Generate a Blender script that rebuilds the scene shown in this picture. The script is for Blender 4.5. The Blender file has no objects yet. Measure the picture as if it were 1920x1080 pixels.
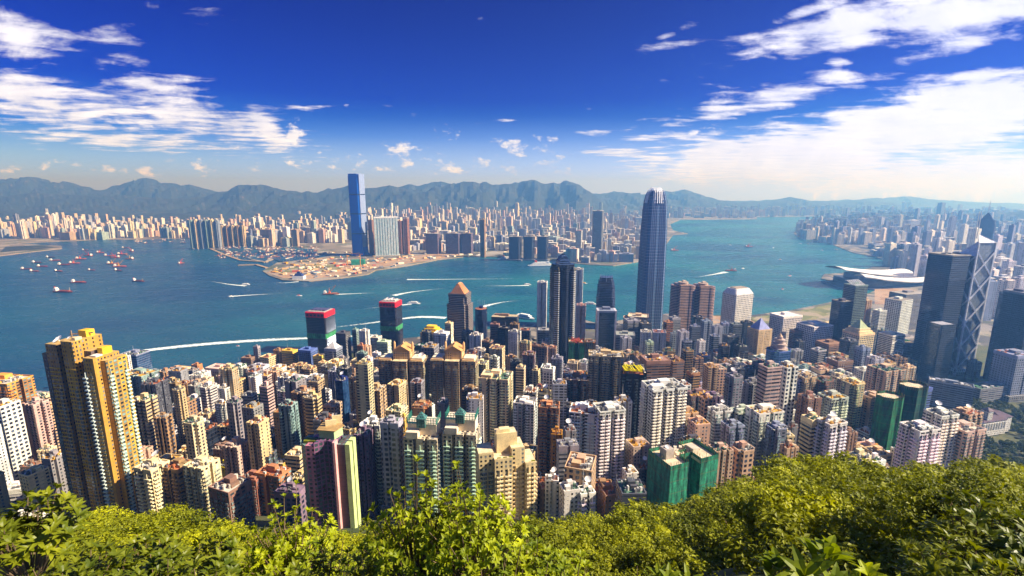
import bpy, math, random
import numpy as np
from mathutils import Vector, Matrix
R = math.radians
sc = bpy.context.scene
COL = sc.collection
random.seed(7)

# ------------------------------------------------------------------ camera
F = 905.0; PITCH = R(11.1); CZ = 380.0
CP, SP = math.cos(PITCH), math.sin(PITCH)
cam_d = bpy.data.cameras.new('camera'); cam = bpy.data.objects.new('camera', cam_d); COL.objects.link(cam)
cam.location = (0, 0, CZ); cam.rotation_euler = (R(90) - PITCH, 0, 0)
cam_d.sensor_width = 36; cam_d.lens = F * 36 / 1920; cam_d.clip_start = 0.1; cam_d.clip_end = 90000
sc.camera = cam

def dep(py):            # downward slope of the sight line through picture row py
    return math.tan(math.atan((py - 540) / F) + PITCH)
def at(px, py, Y):      # point seen at (px, py), Y metres ahead
    z = CZ - Y * dep(py); return (px - 960) / F * (Y * CP + (CZ - z) * SP), Y, z
def on(px, py, z):      # point seen at (px, py) on the level z
    Y = (CZ - z) / dep(py); return (px - 960) / F * (Y * CP + (CZ - z) * SP), Y, z
def proj(x, y, z):
    d = y * CP + (CZ - z) * SP
    if d < 1: return None
    return 960 + F * x / d, 540 - F * ((z - CZ) * CP + y * SP) / d, d
def mpp(Y, z): return (Y * CP + (CZ - z) * SP) / F      # metres per photograph pixel

# ------------------------------------------------------------------ light
SUN_AZ, SUN_EL = R(97), R(37)          # azimuth clockwise from +Y
sdir = Vector((math.sin(SUN_AZ) * math.cos(SUN_EL), math.cos(SUN_AZ) * math.cos(SUN_EL), math.sin(SUN_EL)))
sl = bpy.data.lights.new('sun', 'SUN'); so = bpy.data.objects.new('sun', sl); COL.objects.link(so)
sl.energy = 5.0; sl.angle = R(0.5); sl.color = (1.0, 0.90, 0.76)
so.rotation_euler = sdir.to_track_quat('Z', 'Y').to_euler(); so.location = (0, 0, 900)
sc.view_settings.view_transform = 'Standard'; sc.view_settings.look = 'None'
sc.view_settings.exposure = 1.0; sc.view_settings.gamma = 1
sc.cycles.max_bounces = 6; sc.cycles.diffuse_bounces = 3; sc.cycles.glossy_bounces = 3
sc.cycles.transmission_bounces = 3; sc.cycles.volume_bounces = 0; sc.cycles.transparent_max_bounces = 6
sc.cycles.caustics_reflective = False; sc.cycles.caustics_refractive = False
sc.cycles.use_adaptive_sampling = False

class NT:
    def __init__(s, tree): s.t = tree; s.n = tree.nodes; s.l = tree.links
    def new(s, t, **k):
        o = s.n.new(t)
        for a, b in k.items(): setattr(o, a, b)
        return o
    def put(s, inp, v):
        if hasattr(v, 'is_output') or isinstance(v, bpy.types.NodeSocket): s.l.new(v, inp)
        elif v is not None: inp.default_value = v
    def m(s, op, a, b=None, c=None, clamp=False):
        o = s.new('ShaderNodeMath', operation=op); o.use_clamp = clamp
        s.put(o.inputs[0], a); s.put(o.inputs[1], b); s.put(o.inputs[2], c); return o.outputs[0]
    def vm(s, op, a, b=None):
        o = s.new('ShaderNodeVectorMath', operation=op); s.put(o.inputs[0], a); s.put(o.inputs[1], b)
        return o.outputs['Value'] if op in ('LENGTH', 'DOT_PRODUCT') else o.outputs[0]
    def noise(s, vec, scale, detail=4, rough=.55, dist=0):
        o = s.new('ShaderNodeTexNoise'); s.put(o.inputs['Vector'], vec)
        o.inputs['Scale'].default_value = scale; o.inputs['Detail'].default_value = detail
        o.inputs['Roughness'].default_value = rough; o.inputs['Distortion'].default_value = dist
        return o.outputs['Fac']
    def mix(s, f, a, b, mode='MIX'):
        o = s.new('ShaderNodeMix', data_type='RGBA', blend_type=mode)
        s.put(o.inputs[0], f)
        for i, v in ((6, a), (7, b)):
            if isinstance(v, tuple) and len(v) == 3: v = (*v, 1)
            s.put(o.inputs[i], v)
        return o.outputs[2]
    def mr(s, v, a, b, c=0, d=1, smooth=False):
        o = s.new('ShaderNodeMapRange'); o.interpolation_type = 'SMOOTHSTEP' if smooth else 'LINEAR'
        s.put(o.inputs[0], v)
        for i, q in enumerate((a, b, c, d)): s.put(o.inputs[i + 1], q)
        return o.outputs[0]
    def comb(s, x, y, z=0):
        o = s.new('ShaderNodeCombineXYZ'); s.put(o.inputs[0], x); s.put(o.inputs[1], y); s.put(o.inputs[2], z); return o.outputs[0]
    def sep(s, v):
        o = s.new('ShaderNodeSeparateXYZ'); s.put(o.inputs[0], v); return o.outputs
    def ramp(s, f, pts):
        o = s.new('ShaderNodeValToRGB'); s.put(o.inputs[0], f); e = o.color_ramp.elements
        while len(e) < len(pts): e.new(0.5)
        for q, (p, c) in zip(e, pts): q.position = p; q.color = (*c, 1)
        return o.outputs[0]

# ------------------------------------------------------------------ sky with clouds
w = bpy.data.worlds.new('World'); sc.world = w; w.use_nodes = True
T = NT(w.node_tree); T.n.clear()
sky = T.new('ShaderNodeTexSky', sky_type='NISHITA'); sky.sun_disc = False
sky.sun_elevation = SUN_EL; sky.sun_rotation = SUN_AZ; sky.altitude = 380; sky.air_density = 1.0; sky.dust_density = 0.6; sky.ozone_density = 3.0
tc = T.new('ShaderNodeTexCoord').outputs['Generated']
dx, dy, dz = T.sep(tc)
el = T.m('MAXIMUM', dz, 0.0)
# deep polarised blue overhead, paler and milkier towards the horizon
tint = T.ramp(T.mr(dz, 0.0, 0.62), [(0.0, (.66, .74, .9)), (0.09, (.42, .60, .88)), (0.17, (.05, .26, .84)), (0.28, (.0, .07, .66)), (0.55, (.0, .02, .46)), (1.0, (.14, .20, .62))])
skyc = T.mix(1.0, sky.outputs[0], tint, 'MULTIPLY')
ay = T.m('MAXIMUM', dy, 0.12)
A = T.m('DIVIDE', dx, ay); B = T.m('DIVIDE', dz, ay)
AB = T.comb(A, B)
zz = T.m('ADD', el, 0.035)
PL = T.comb(T.m('DIVIDE', dx, zz), T.m('DIVIDE', dy, zz), 0)       # cloud sheet seen in perspective
def ab(px, py):
    xc = (px - 960) / F; yc = (540 - py) / F; fy = CP + yc * SP
    return xc / fy, (-SP + yc * CP) / fy
LOWC = False
def blob(cx, cy, rx, ry, rot, s, soft=1.0):
    a, b = ab(cx, cy); fy = CP + (540 - cy) / F * SP
    big_ = 1.5 if ry < 14 else 1.22
    if LOWC: rx *= 1.15; ry *= 1.5; s *= .80
    rx *= big_; ry *= big_; s *= (.86 if cy < 230 or ry > 20 else 1.0)
    mp = T.new('ShaderNodeMapping', vector_type='TEXTURE'); T.put(mp.inputs[0], AB)
    mp.inputs['Location'].default_value = (a, b, 0); mp.inputs['Rotation'].default_value = (0, 0, R(rot))
    mp.inputs['Scale'].default_value = (rx / F / fy, ry / F / fy / fy, 1)
    ln = T.vm('LENGTH', mp.outputs[0])
    return T.mr(ln, 1.0 + .35 * soft, 1.0 - .95 * soft, 0, s, True)
def total(lst):
    o = blob(*lst[0])
    for q in lst[1:]: o = T.m('MAXIMUM', o, blob(*q))
    return o
# streaky high cloud (cx, cy, rx, ry, tilt, strength)
hi = total([
    (60, 70, 150, 60, -12, .50), (190, 65, 120, 45, -22, .42), (150, 110, 160, 22, -15, .36), (60, 140, 110, 10, -3, .36),
    (310, 160, 140, 32, -8, .50), (120, 200, 250, 62, -6, .66), (380, 225, 230, 50, -12, .66), (240, 260, 280, 26, -3, .60), (505, 248, 70, 34, -38, .66),
    (430, 15, 90, 24, 4, .26), (600, 202, 48, 6, 2, .42), (712, 196, 26, 5, -5, .34), (650, 199, 8, 12, -10, .5),
    (1255, 86, 60, 13, 4, .46), (1292, 46, 30, 12, 3, .44), (1245, 70, 30, 6, 15, .36),
    (1660, 38, 290, 44, 11, .82), (1840, 25, 190, 60, 6, .8), (1500, 25, 90, 12, 16, .52), (1800, 85, 150, 24, 14, .54),
    (1440, 185, 230, 30, 11, .60), (1560, 150, 100, 22, 2, .56), (1330, 218, 110, 16, 10, .52), (1570, 115, 26, 10, 0, .44),
    (1860, 150, 180, 34, 6, .66), (1720, 240, 380, 74, 9, .95), (1850, 200, 260, 70, 6, .95), (1500, 290, 330, 60, 4, .95), (1300, 300, 160, 26, 5, .6), (1800, 330, 420, 50, 0, .8),
    (1130, 285, 110, 9, 0, .46), (1230, 256, 90, 8, 4, .4), (940, 226, 40, 4, 4, .36), (1125, 247, 60, 6, 0, .34)])
# puffy low cloud near the horizon
LOWC = True
lo = total([
    (838, 250, 34, 14, 4, .55), (968, 275, 52, 20, 2, .62), (730, 285, 50, 26, 0, .5), (790, 295, 50, 20, 0, .5), (690, 300, 44, 22, 0, .44), (820, 302, 30, 14, 0, .5),
    (595, 298, 22, 12, 0, .5), (434, 287, 16, 12, -30, .5), (560, 278, 22, 14, -20, .5), (930, 312, 60, 16, 0, .44), (1048, 300, 16, 8, 0, .5), (40, 314, 70, 9, 3, .5),
    (230, 318, 130, 9, -3, .46), (385, 318, 34, 10, -5, .44), (1320, 248, 40, 16, 8, .6), (545, 255, 24, 24, 0, .55), (1010, 262, 60, 6, 2, .42), (700, 303, 200, 16, 0, .5), (930, 312, 160, 12, 0, .48), (480, 305, 120, 9, 0, .42)])
warp = T.new('ShaderNodeMapping'); T.put(warp.inputs[0], PL); warp.inputs['Rotation'].default_value = (0, 0, R(-24)); warp.inputs['Scale'].default_value = (.75, 1.25, 1)
n1 = T.noise(warp.outputs[0], 2.3, 9, .60, .35)
n2 = T.noise(T.vm('MULTIPLY', AB, (1, 1.9, 1)), 20, 8, .62, .1)
n3 = T.noise(AB, 5.0, 5, .6, .3)
nh = T.m('ADD', T.m('MULTIPLY', n1, .55), T.m('MULTIPLY', T.noise(T.vm('MULTIPLY', AB, (1, 2.3, 1)), 9, 8, .62, .4), .45))
nh = T.m('ADD', T.m('MULTIPLY', T.m('SUBTRACT', nh, .5), 2.1), .5)
n2 = T.m('ADD', T.m('MULTIPLY', T.m('SUBTRACT', n2, .5), 1.8), .5)
dh = T.mr(T.m('ADD', hi, nh), .74, 1.12, 0, 1, True)
dl = T.m('MULTIPLY', T.mr(T.m('ADD', lo, n2), .80, 1.06, 0, 1, True), T.mr(lo, .02, .22))
wisp = T.mr(T.m('ADD', T.m('MULTIPLY', T.mr(T.m('ADD', hi, lo), 0.0, .4), .24), T.noise(PL, 5, 8, .7, .4)), .78, 1.12, 0, .35, True)
dens = T.m('MAXIMUM', T.m('MAXIMUM', T.m('MULTIPLY', dh, .97), dl), wisp)
cshade = T.mix(T.mr(T.m('ADD', n3, T.m('MULTIPLY', n1, .5)), .55, .95), (4.8, 5.0, 6.6), (8.6, 8.4, 9.2))
glowR = T.mr(A, .1, 1.1, 0, 1)                                       # cloud bank near the sun is brighter
cshade = T.mix(T.m('MULTIPLY', glowR, .8), cshade, (6.6, 6.7, 9.0))
veil = T.m('MULTIPLY', T.mr(B, .16, -.01, 0, 1, True), T.mr(A, -1.2, .6, .62, .97))
skyv = T.mix(veil, skyc, T.mix(T.mr(A, -.9, .7), (2.7, 4.0, 10.5), (4.7, 5.7, 13.5)))
fin = T.mix(dens, skyv, cshade)
bg = T.new('ShaderNodeBackground'); T.put(bg.inputs[0], fin); bg.inputs[1].default_value = 0.074
T.put(T.new('ShaderNodeOutputWorld').inputs[0], bg.outputs[0])
w.cycles.sampling_method = 'MANUAL'; w.cycles.sample_map_resolution = 512

# ------------------------------------------------------------------ materials
def lin(h):
    v = [int(h[i:i + 2], 16) / 255 for i in (0, 2, 4)]
    return tuple(((c + .055) / 1.055) ** 2.4 if c > .04045 else c / 12.92 for c in v)
def newmat(n):
    m = bpy.data.materials.new(n); m.use_nodes = True; t = NT(m.node_tree); t.n.clear()
    p = t.new('ShaderNodeBsdfPrincipled'); o = t.new('ShaderNodeOutputMaterial'); t.l.new(p.outputs[0], o.inputs[0])
    return m, t, p, o
def facade(name, bw, fh, ww, wh, g0, g1, rough=.2, metal=0., blind=.12, band=0., colstripe=0., vary=3., spec=.5, inv=False, joint=.0, jcol=None):
    """wall in the object's colour with a grid of windows laid out in metres on the UVs"""
    m, t, p, o = newmat(name)
    uv = t.sep(t.new('ShaderNodeUVMap').outputs[0])
    oi = t.new('ShaderNodeObjectInfo'); rnd = oi.outputs['Random']
    u = t.m('DIVIDE', uv[0], bw); v = t.m('DIVIDE', uv[1], fh)
    fu = t.m('FRACT', u); fv = t.m('FRACT', v); iu = t.m('FLOOR', u); iv = t.m('FLOOR', v)
    wn = t.new('ShaderNodeTexWhiteNoise', noise_dimensions='3D'); t.put(wn.inputs['Vector'], t.comb(iu, iv, t.m('MULTIPLY', rnd, 97)))
    cn = t.new('ShaderNodeTexWhiteNoise', noise_dimensions='2D'); t.put(cn.inputs['Vector'], t.comb(iu, t.m('MULTIPLY', rnd, 53)))
    cu = t.m('LESS_THAN', t.m('ABSOLUTE', t.m('SUBTRACT', fu, .5)), ww / 2) if ww < 1 else 1.0
    cv = t.m('LESS_THAN', t.m('ABSOLUTE', t.m('SUBTRACT', fv, .5)), wh / 2)
    mask = t.m('MULTIPLY', cu, cv)
    if blind > 0: mask = t.m('MULTIPLY', mask, t.m('GREATER_THAN', cn.outputs[0], blind))
    r = t.m('POWER', wn.outputs[0], vary)
    glass = t.mix(r, g0, g1)
    pos = t.new('ShaderNodeNewGeometry').outputs['Position']
    nz = t.noise(pos, .06, 4, .6); st = t.noise(t.vm('MULTIPLY', pos, (.9, .9, .03)), 1, 3, .6)
    k = t.m('MULTIPLY', t.mr(nz, .3, .7, .78, 1.16), t.mr(st, .3, .7, .80, 1.12))
    if band > 0: k = t.m('MULTIPLY', k, t.m('SUBTRACT', 1, t.m('MULTIPLY', t.m('LESS_THAN', fv, .12), band)))
    wall = t.vm('SCALE', oi.outputs['Color']); wall.node.inputs['Scale'].default_value = 1; t.put(wall.node.inputs['Scale'], k)
    if colstripe > 0:
        wall = t.mix(t.m('MULTIPLY', t.m('GREATER_THAN', cn.outputs[0], .72), colstripe), wall, (.06, .055, .06))
    # dirt under each sill, air-conditioner boxes beside some windows
    ac = t.m('MULTIPLY', t.m('MULTIPLY', t.m('LESS_THAN', t.m('ABSOLUTE', t.m('SUBTRACT', fu, .5)), .16), t.m('LESS_THAN', t.m('ABSOLUTE', t.m('SUBTRACT', fv, .12)), .09)), t.m('GREATER_THAN', wn.outputs[0], .55))
    if metal < .3 and wh < .7: wall = t.mix(t.m('MULTIPLY', ac, .55), wall, (.10, .10, .11))
    p.inputs['Specular IOR Level'].default_value = spec
    if joint > 0:
        jm = t.m('MAXIMUM', t.m('GREATER_THAN', t.m('ABSOLUTE', t.m('SUBTRACT', fu, .5)), .5 - joint), t.m('GREATER_THAN', t.m('ABSOLUTE', t.m('SUBTRACT', fv, .5)), .5 - joint))
    t.put(p.inputs['Base Color'], t.mix(mask, wall, glass))
    t.put(p.inputs['Roughness'], t.mr(mask, 0, 1, .8, rough)); t.put(p.inputs['Metallic'], t.m('MULTIPLY', mask, metal))
    bp = t.new('ShaderNodeBump'); bp.inputs['Strength'].default_value = .9; bp.inputs['Distance'].default_value = .25
    ripple = t.m('MULTIPLY', wn.outputs[0], .25) if metal > .3 else 0.0
    t.put(bp.inputs['Height'], t.m('ADD', t.m('SUBTRACT', 1, mask), t.m('MULTIPLY', t.noise(pos, .35, 2), .12 if metal > .3 else .0)))
    t.put(p.inputs['Normal'], bp.outputs[0])
    return m
DK = (.008, .010, .016); LT = (.26, .29, .31)
M = {}
M['res'] = facade('wall_punched_windows', 3.6, 3.1, .56, .52, DK, LT, blind=.12, band=.25, vary=4)
M['res2'] = facade('wall_wide_windows', 4.2, 3.1, .66, .50, (.01, .02, .03), (.25, .42, .42), blind=.12, band=.35, colstripe=.5)
M['resw'] = facade('wall_small_windows', 3.0, 3.1, .48, .48, DK, LT, blind=.22, band=.1)
M['balc'] = facade('wall_deep_balconies', 5.2, 3.1, .80, .58, (.012, .010, .014), (.22, .2, .18), rough=.6, blind=.05, band=0)
M['grid'] = facade('wall_square_grid_windows', 4.4, 4.2, .60, .55, (.008, .012, .03), (.10, .13, .2), blind=0, band=0)
M['band'] = facade('wall_ribbon_windows', 9.0, 3.7, .97, .46, (.010, .012, .02), (.14, .16, .2), blind=0, band=.15)
M['glass'] = facade('curtain_wall_dark', 2.4, 3.9, .90, .84, (.015, .022, .045), (.10, .14, .22), rough=.10, metal=.75, blind=0, vary=2)
M['glassb'] = facade('curtain_wall_blue', 3.0, 4.0, .93, .86, (.015, .07, .20), (.07, .20, .42), rough=.2, metal=.5, blind=0, vary=1.6)
M['iccg'] = facade('deep_blue_glass', 3.0, 4.0, .96, .9, (.003, .10, .55), (.006, .16, .70), rough=.35, blind=0, vary=1.6, spec=.15)
M['ifc'] = facade('curtain_wall_silver_blue', 2.6, 4.2, .62, .62, (.010, .03, .11), (.04, .09, .24), rough=.22, metal=.25, blind=0, vary=1.5)
M['far'] = facade('far_wall', 6.0, 6.4, .45, .45, (.07, .09, .13), (.36, .38, .42), blind=.3, colstripe=.12, band=.1)
M['netg'] = None
def plain(name, var=.25, rough=.85, scale=.15, metal=0., objcol=True, col=(.5, .5, .5), spec=.3):
    m, t, p, o = newmat(name)
    oi = t.new('ShaderNodeObjectInfo'); pos = t.new('ShaderNodeNewGeometry').outputs['Position']
    k = t.m('MULTIPLY', t.mr(t.noise(pos, scale, 5, .65), .28, .72, 1 - var, 1 + var), t.mr(t.noise(pos, scale * 9, 2, .6), .3, .7, 1 - var * .5, 1 + var * .5))
    c = t.vm('SCALE', oi.outputs['Color'] if objcol else (0, 0, 0))
    if not objcol: c.node.inputs[0].default_value = col
    t.put(c.node.inputs['Scale'], k); t.put(p.inputs['Base Color'], c)
    p.inputs['Roughness'].default_value = rough; p.inputs['Metallic'].default_value = metal; p.inputs['Specular IOR Level'].default_value = spec
    return m
M['paint'] = plain('painted_render'); M['roofm'] = plain('roof_concrete', .38, .9, .25); M['metal'] = plain('painted_metal', .1, .4, .3, .3)
def netting():
    m, t, p, o = newmat('green_scaffold_netting'); oi = t.new('ShaderNodeObjectInfo')
    uv = t.new('ShaderNodeUVMap').outputs[0]; s = t.sep(uv)
    g = t.m('LESS_THAN', t.m('FRACT', t.m('DIVIDE', s[1], 9.0)), .07)
    n = t.noise(t.vm('MULTIPLY', uv, (.35, .06, 1)), 1, 5, .65); n2 = t.noise(uv, .5, 4, .7)
    k = t.m('MULTIPLY', t.mr(n, .35, .65, .25, 2.2), t.mr(n2, .3, .7, .6, 1.4))
    c = t.vm('SCALE', oi.outputs['Color']); t.put(c.node.inputs['Scale'], k)
    t.put(p.inputs['Base Color'], t.mix(t.m('MULTIPLY', g, .5), c, (.12, .13, .06))); p.inputs['Roughness'].default_value = .75
    b = t.new('ShaderNodeBump'); b.inputs['Distance'].default_value = .8; b.inputs['Strength'].default_value = .8; t.put(b.inputs['Height'], n); t.put(p.inputs['Normal'], b.outputs[0])
    return m
M['net'] = netting()
def foliage(name, ca, cb, trans=.35, scale=.5, rough=.55):
    m, t, p, o = newmat(name); pos = t.new('ShaderNodeNewGeometry').outputs['Position']
    oi = t.new('ShaderNodeObjectInfo')
    n = t.noise(pos, scale, 3, .6)
    wn = t.new('ShaderNodeTexWhiteNoise'); t.put(wn.inputs['Vector'], t.vm('SNAP', pos, (.3, .3, .3)))
    f = t.m('ADD', t.mr(n, .35, .65, 0, .6), t.m('MULTIPLY', wn.outputs[0], .4))
    c = t.mix(f, ca, cb); c = t.mix(t.m('MULTIPLY', t.m('POWER', oi.outputs['Random'], 1.3), .55), c, tuple(x * .75 for x in ca))
    t.put(p.inputs['Base Color'], c); p.inputs['Roughness'].default_value = rough; p.inputs['Specular IOR Level'].default_value = .3
    tr = t.new('ShaderNodeBsdfTranslucent'); t.put(tr.inputs[0], t.mix(1.0, c, (1.3, 1.25, .5), 'MULTIPLY'))
    ms = t.new('ShaderNodeMixShader'); ms.inputs[0].default_value = trans
    t.l.new(p.outputs[0], ms.inputs[1]); t.l.new(tr.outputs[0], ms.inputs[2]); t.l.new(ms.outputs[0], o.inputs[0])
    return m
M['leaf'] = foliage('hillside_leaves', (.06, .09, .004), (.62, .62, .006), .3, .16)
M['leaf2'] = foliage('park_leaves', (.06, .10, .012), (.17, .20, .02), .25, .05)
M['bush'] = foliage('shrub_leaves', (.09, .15, .004), (.56, .60, .010), .38, 2.2, .5)
M['bushd'] = foliage('waxy_shrub_leaves', (.05, .09, .006), (.36, .37, .012), .3, 2.2, .42)
M['bark'] = plain('bark', .4, .9, 3., objcol=False, col=(.16, .11, .06))
# ------------------------------------------------------------------ mesh builder and scene graph helpers
class MB:
    def __init__(s): s.v = []; s.f = []; s.uv = []; s.mi = []
    def face(s, pts, uvs=None, mi=0):
        b = len(s.v); s.v += [tuple(p) for p in pts]; s.f.append(list(range(b, b + len(pts))))
        s.uv += uvs if uvs else [(p[0], p[1]) for p in pts]; s.mi.append(mi)
    def loft(s, secs, cap=True, mi=0, capmi=None, bottom=False, uo=0.):
        """secs: [(z, polygon)] with equal counts, counter-clockwise"""
        n = len(secs[0][1])
        for (z0, a), (z1, b) in zip(secs[:-1], secs[1:]):
            L = uo
            for i in range(n):
                j = (i + 1) % n; d = math.dist(a[i], a[j])
                s.face([(*a[i], z0), (*a[j], z0), (*b[j], z1), (*b[i], z1)], [(L, z0), (L + d, z0), (L + d, z1), (L, z1)], mi); L += d
        if cap: s.face([(*p, secs[-1][0]) for p in secs[-1][1]], mi=mi if capmi is None else capmi)
        if bottom: s.face([(*p, secs[0][0]) for p in reversed(secs[0][1])], mi=mi)
    def prism(s, poly, z0, z1, **k): s.loft([(z0, poly), (z1, poly)], **k)
    def box(s, cx, cy, z0, sx, sy, sz, rot=0., mi=0, bottom=True):
        s.prism(rect(sx, sy, cx, cy, rot), z0, z0 + sz, mi=mi, bottom=bottom)
    def tube(s, p, q, r, n=5, r2=None, mi=0, cap=True):
        p, q = Vector(p), Vector(q); d = (q - p)
        if d.length < 1e-6: return
        d.normalize(); a = d.orthogonal().normalized(); b = d.cross(a); r2 = r if r2 is None else r2
        P = [p + (a * math.cos(t) + b * math.sin(t)) * r for t in [2 * math.pi * i / n for i in range(n)]]
        Q = [q + (a * math.cos(t) + b * math.sin(t)) * r2 for t in [2 * math.pi * i / n for i in range(n)]]
        for i in range(n):
            j = (i + 1) % n; s.face([P[i], P[j], Q[j], Q[i]], mi=mi)
        if cap: s.face(Q, mi=mi); s.face(P[::-1], mi=mi)
    def mesh(s, name, mats, smooth=False):
        me = bpy.data.meshes.new(name); me.from_pydata(s.v, [], s.f)
        if s.uv:
            l = me.uv_layers.new(name='UVMap'); l.data.foreach_set('uv', np.array(s.uv, 'f').ravel())
        for m in mats: me.materials.append(M[m] if isinstance(m, str) else m)
        if any(s.mi): me.polygons.foreach_set('material_index', s.mi)
        if smooth: me.polygons.foreach_set('use_smooth', [True] * len(s.f))
        me.update(); return me
    def build(s, name, mats, parent=None, col=None, smooth=False):
        if isinstance(mats, str): mats = [mats]
        return ob(name, s.mesh(name, mats, smooth), parent, col)
def ob(name, me, parent=None, col=None):
    o = bpy.data.objects.new(name, me); COL.objects.link(o)
    if parent is not None: o.parent = parent
    if col is not None: o.color = (*col[:3], 1)
    return o
def rect(w, d, cx=0., cy=0., rot=0.):
    c, s = math.cos(rot), math.sin(rot)
    return [(cx + x * c - y * s, cy + x * s + y * c) for x, y in ((-w / 2, -d / 2), (w / 2, -d / 2), (w / 2, d / 2), (-w / 2, d / 2))]
def chamf(w, d, c):
    a, b = w / 2, d / 2
    return [(-a + c, -b), (a - c, -b), (a, -b + c), (a, b - c), (a - c, b), (-a + c, b), (-a, b - c), (-a, -b + c)]
def ring(r, n=16, ry=None, cx=0, cy=0):
    ry = r if ry is None else ry
    return [(cx + r * math.cos(2 * math.pi * i / n), cy + ry * math.sin(2 * math.pi * i / n)) for i in range(n)]
def notched(w, d, nx, ny, nw=2.6, nd=4.):
    """rectangle with light wells cut into its sides, the plan of a Hong Kong tower"""
    out = []
    def side(p, q, inn, n):
        L = math.dist(p, q); ux, uy = (q[0] - p[0]) / L, (q[1] - p[1]) / L
        out.append(p)
        for k in range(n):
            c = L * (k + 1) / (n + 1)
            for t, dd in ((c - nw / 2, 0), (c - nw / 2, nd), (c + nw / 2, nd), (c + nw / 2, 0)):
                out.append((p[0] + ux * t + inn[0] * dd, p[1] + uy * t + inn[1] * dd))
    a, b = w / 2, d / 2
    side((-a, -b), (a, -b), (0, 1), nx); side((a, -b), (a, b), (-1, 0), ny); side((a, b), (-a, b), (0, -1), nx); side((-a, b), (-a, -b), (1, 0), ny)
    return out
def cross(w, d, fx=.5, fy=.5):
    a, b, x, y = w / 2, d / 2, w / 2 * fx, d / 2 * fy
    return [(-x, -b), (x, -b), (x, -y), (a, -y), (a, y), (x, y), (x, b), (-x, b), (-x, y), (-a, y), (-a, -y), (-x, -y)]
def grow(poly, k):
    return [(x * k, y * k) for x, y in poly]
def tag(o, label=None, cat=None, group=None, kind=None):
    if label: o['label'] = label
    if cat: o['category'] = cat
    if group: o['group'] = group
    if kind: o['kind'] = kind
    return o
def thing(name, loc, rz, label, cat, group=None):
    o = bpy.data.objects.new(name, None); o.empty_display_size = 5; COL.objects.link(o)
    o.location = loc; o.rotation_euler = (0, 0, rz); return tag(o, label, cat, group)
def struct(o): o['kind'] = 'structure'; return o

# ------------------------------------------------------------------ terrain
TAB = [(0, 376.5), (3, 374.6), (7, 371.8), (60, 325), (120, 275), (200, 212), (300, 150), (350, 122), (450, 78), (600, 45), (800, 22), (1000, 8), (1200, 2), (1500, -6), (1e6, -6)]
CREST = [(-400, 985, 60), (0, 985, 60), (100, 975, 62), (200, 950, 62), (280, 956, 62), (380, 990, 62), (460, 985, 62), (560, 1002, 60), (640, 996, 60), (760, 985, 64), (900, 975, 75), (1000, 975, 85),
         (1080, 984, 95), (1150, 980, 105), (1200, 958, 112), (1300, 934, 120), (1400, 910, 128), (1480, 900, 135), (1550, 876, 140), (1620, 888, 145), (1700, 904, 150), (1800, 892, 155), (1920, 894, 160), (2500, 894, 160)]
def lerp_tab(tab, x, k=1):
    for a, b in zip(tab[:-1], tab[1:]):
        if x <= b[0]: t = max(0, (x - a[0]) / (b[0] - a[0])); return a[k] + (b[k] - a[k]) * t
    return tab[-1][k]
def canopy(X, Y):
    """height of the tree tops on the slope under the lookout"""
    px = 960 + F * X / (1.115 * max(Y, 1))
    cy, cr = lerp_tab(CREST, px, 1), lerp_tab(CREST, px, 2)
    zc = CZ - cr * dep(cy); z7 = CZ - 7 * .93
    if Y <= 7: return CZ - 3.0 - Y * .5
    if Y <= cr: return z7 + (zc - z7) * (Y - 7) / (cr - 7) 
    return zc - (Y - cr) * 1.05
def TH(X, Y):
    px = 960 + F * X / (1.115 * max(Y, 1)); return 3.5 + 5 * min(1, max(0, (px - 900) / 500)) if Y > 25 else 1.6 + (Y / 25) * 2
def ground(X, Y):
    g = lerp_tab(TAB, Y)
    if 0 < Y < 420: return max(g, canopy(X, Y) - TH(X, Y)) if Y > 14 else canopy(X, max(Y, 0)) - TH(X, Y)
    return g
ISL = [(-700, 1150), (-300, 880), (40, 768), (100, 752), (200, 730), (310, 706), (400, 690), (480, 678), (600, 660), (720, 638), (860, 624), (960, 612), (1010, 606), (1085, 597), (1120, 606), (1165, 600), (1250, 588), (1320, 590), (1400, 592), (1480, 582), (1540, 570), (1585, 560), (1612, 556), (1640, 545),
       (1660, 540), (1600, 532), (1560, 527), (1540, 522), (1545, 514), (1600, 510), (1640, 500), (1690, 492), (1650, 486), (1645, 482), (1600, 474), (1560, 458), (1540, 452), (1500, 446), (1488, 438), (1492, 430), (1520, 424), (1530, 416), (1560, 410), (1600, 400)]
def worldpoly(pts, z): return [on(px, py, z)[:2] for px, py in pts]
def pip(p, poly):
    x, y = p; c = False; j = len(poly) - 1
    for i in range(len(poly)):
        a, b = poly[i], poly[j]
        if (a[1] > y) != (b[1] > y) and x < (b[0] - a[0]) * (y - a[1]) / (b[1] - a[1]) + a[0]: c = not c
        j = i
    return c
isl = worldpoly(ISL, 3) + [(29000, 15000), (29000, -1100), (-9000, -1100), (-9000, 300)]
KLN = [(-900, 520), (-300, 498), (-40, 476), (-20, 482), (60, 472), (116, 466), (116, 461), (60, 458), (30, 456), (115, 452), (190, 449), (255, 449), (345, 446), (372, 448), (400, 466), (440, 474), (470, 486), (495, 492), (560, 470), (620, 480), (560, 488), (520, 492),
       (492, 508), (506, 517), (530, 525), (580, 527), (640, 521), (690, 514), (705, 506), (760, 499), (820, 487), (880, 480), (1000, 484), (1100, 496), (1150, 498), (1200, 490), (1240, 470), (1262, 440), (1290, 438), (1262, 432), (1256, 420), (1275, 412), (1420, 411), (1418, 407), (1500, 406), (1560, 404), (1640, 402)]
kln = worldpoly(KLN, 3) + [(26000, 15000), (-28000, 15000), (-28000, 5000), (-9000, 2500)]
import mathutils
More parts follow.
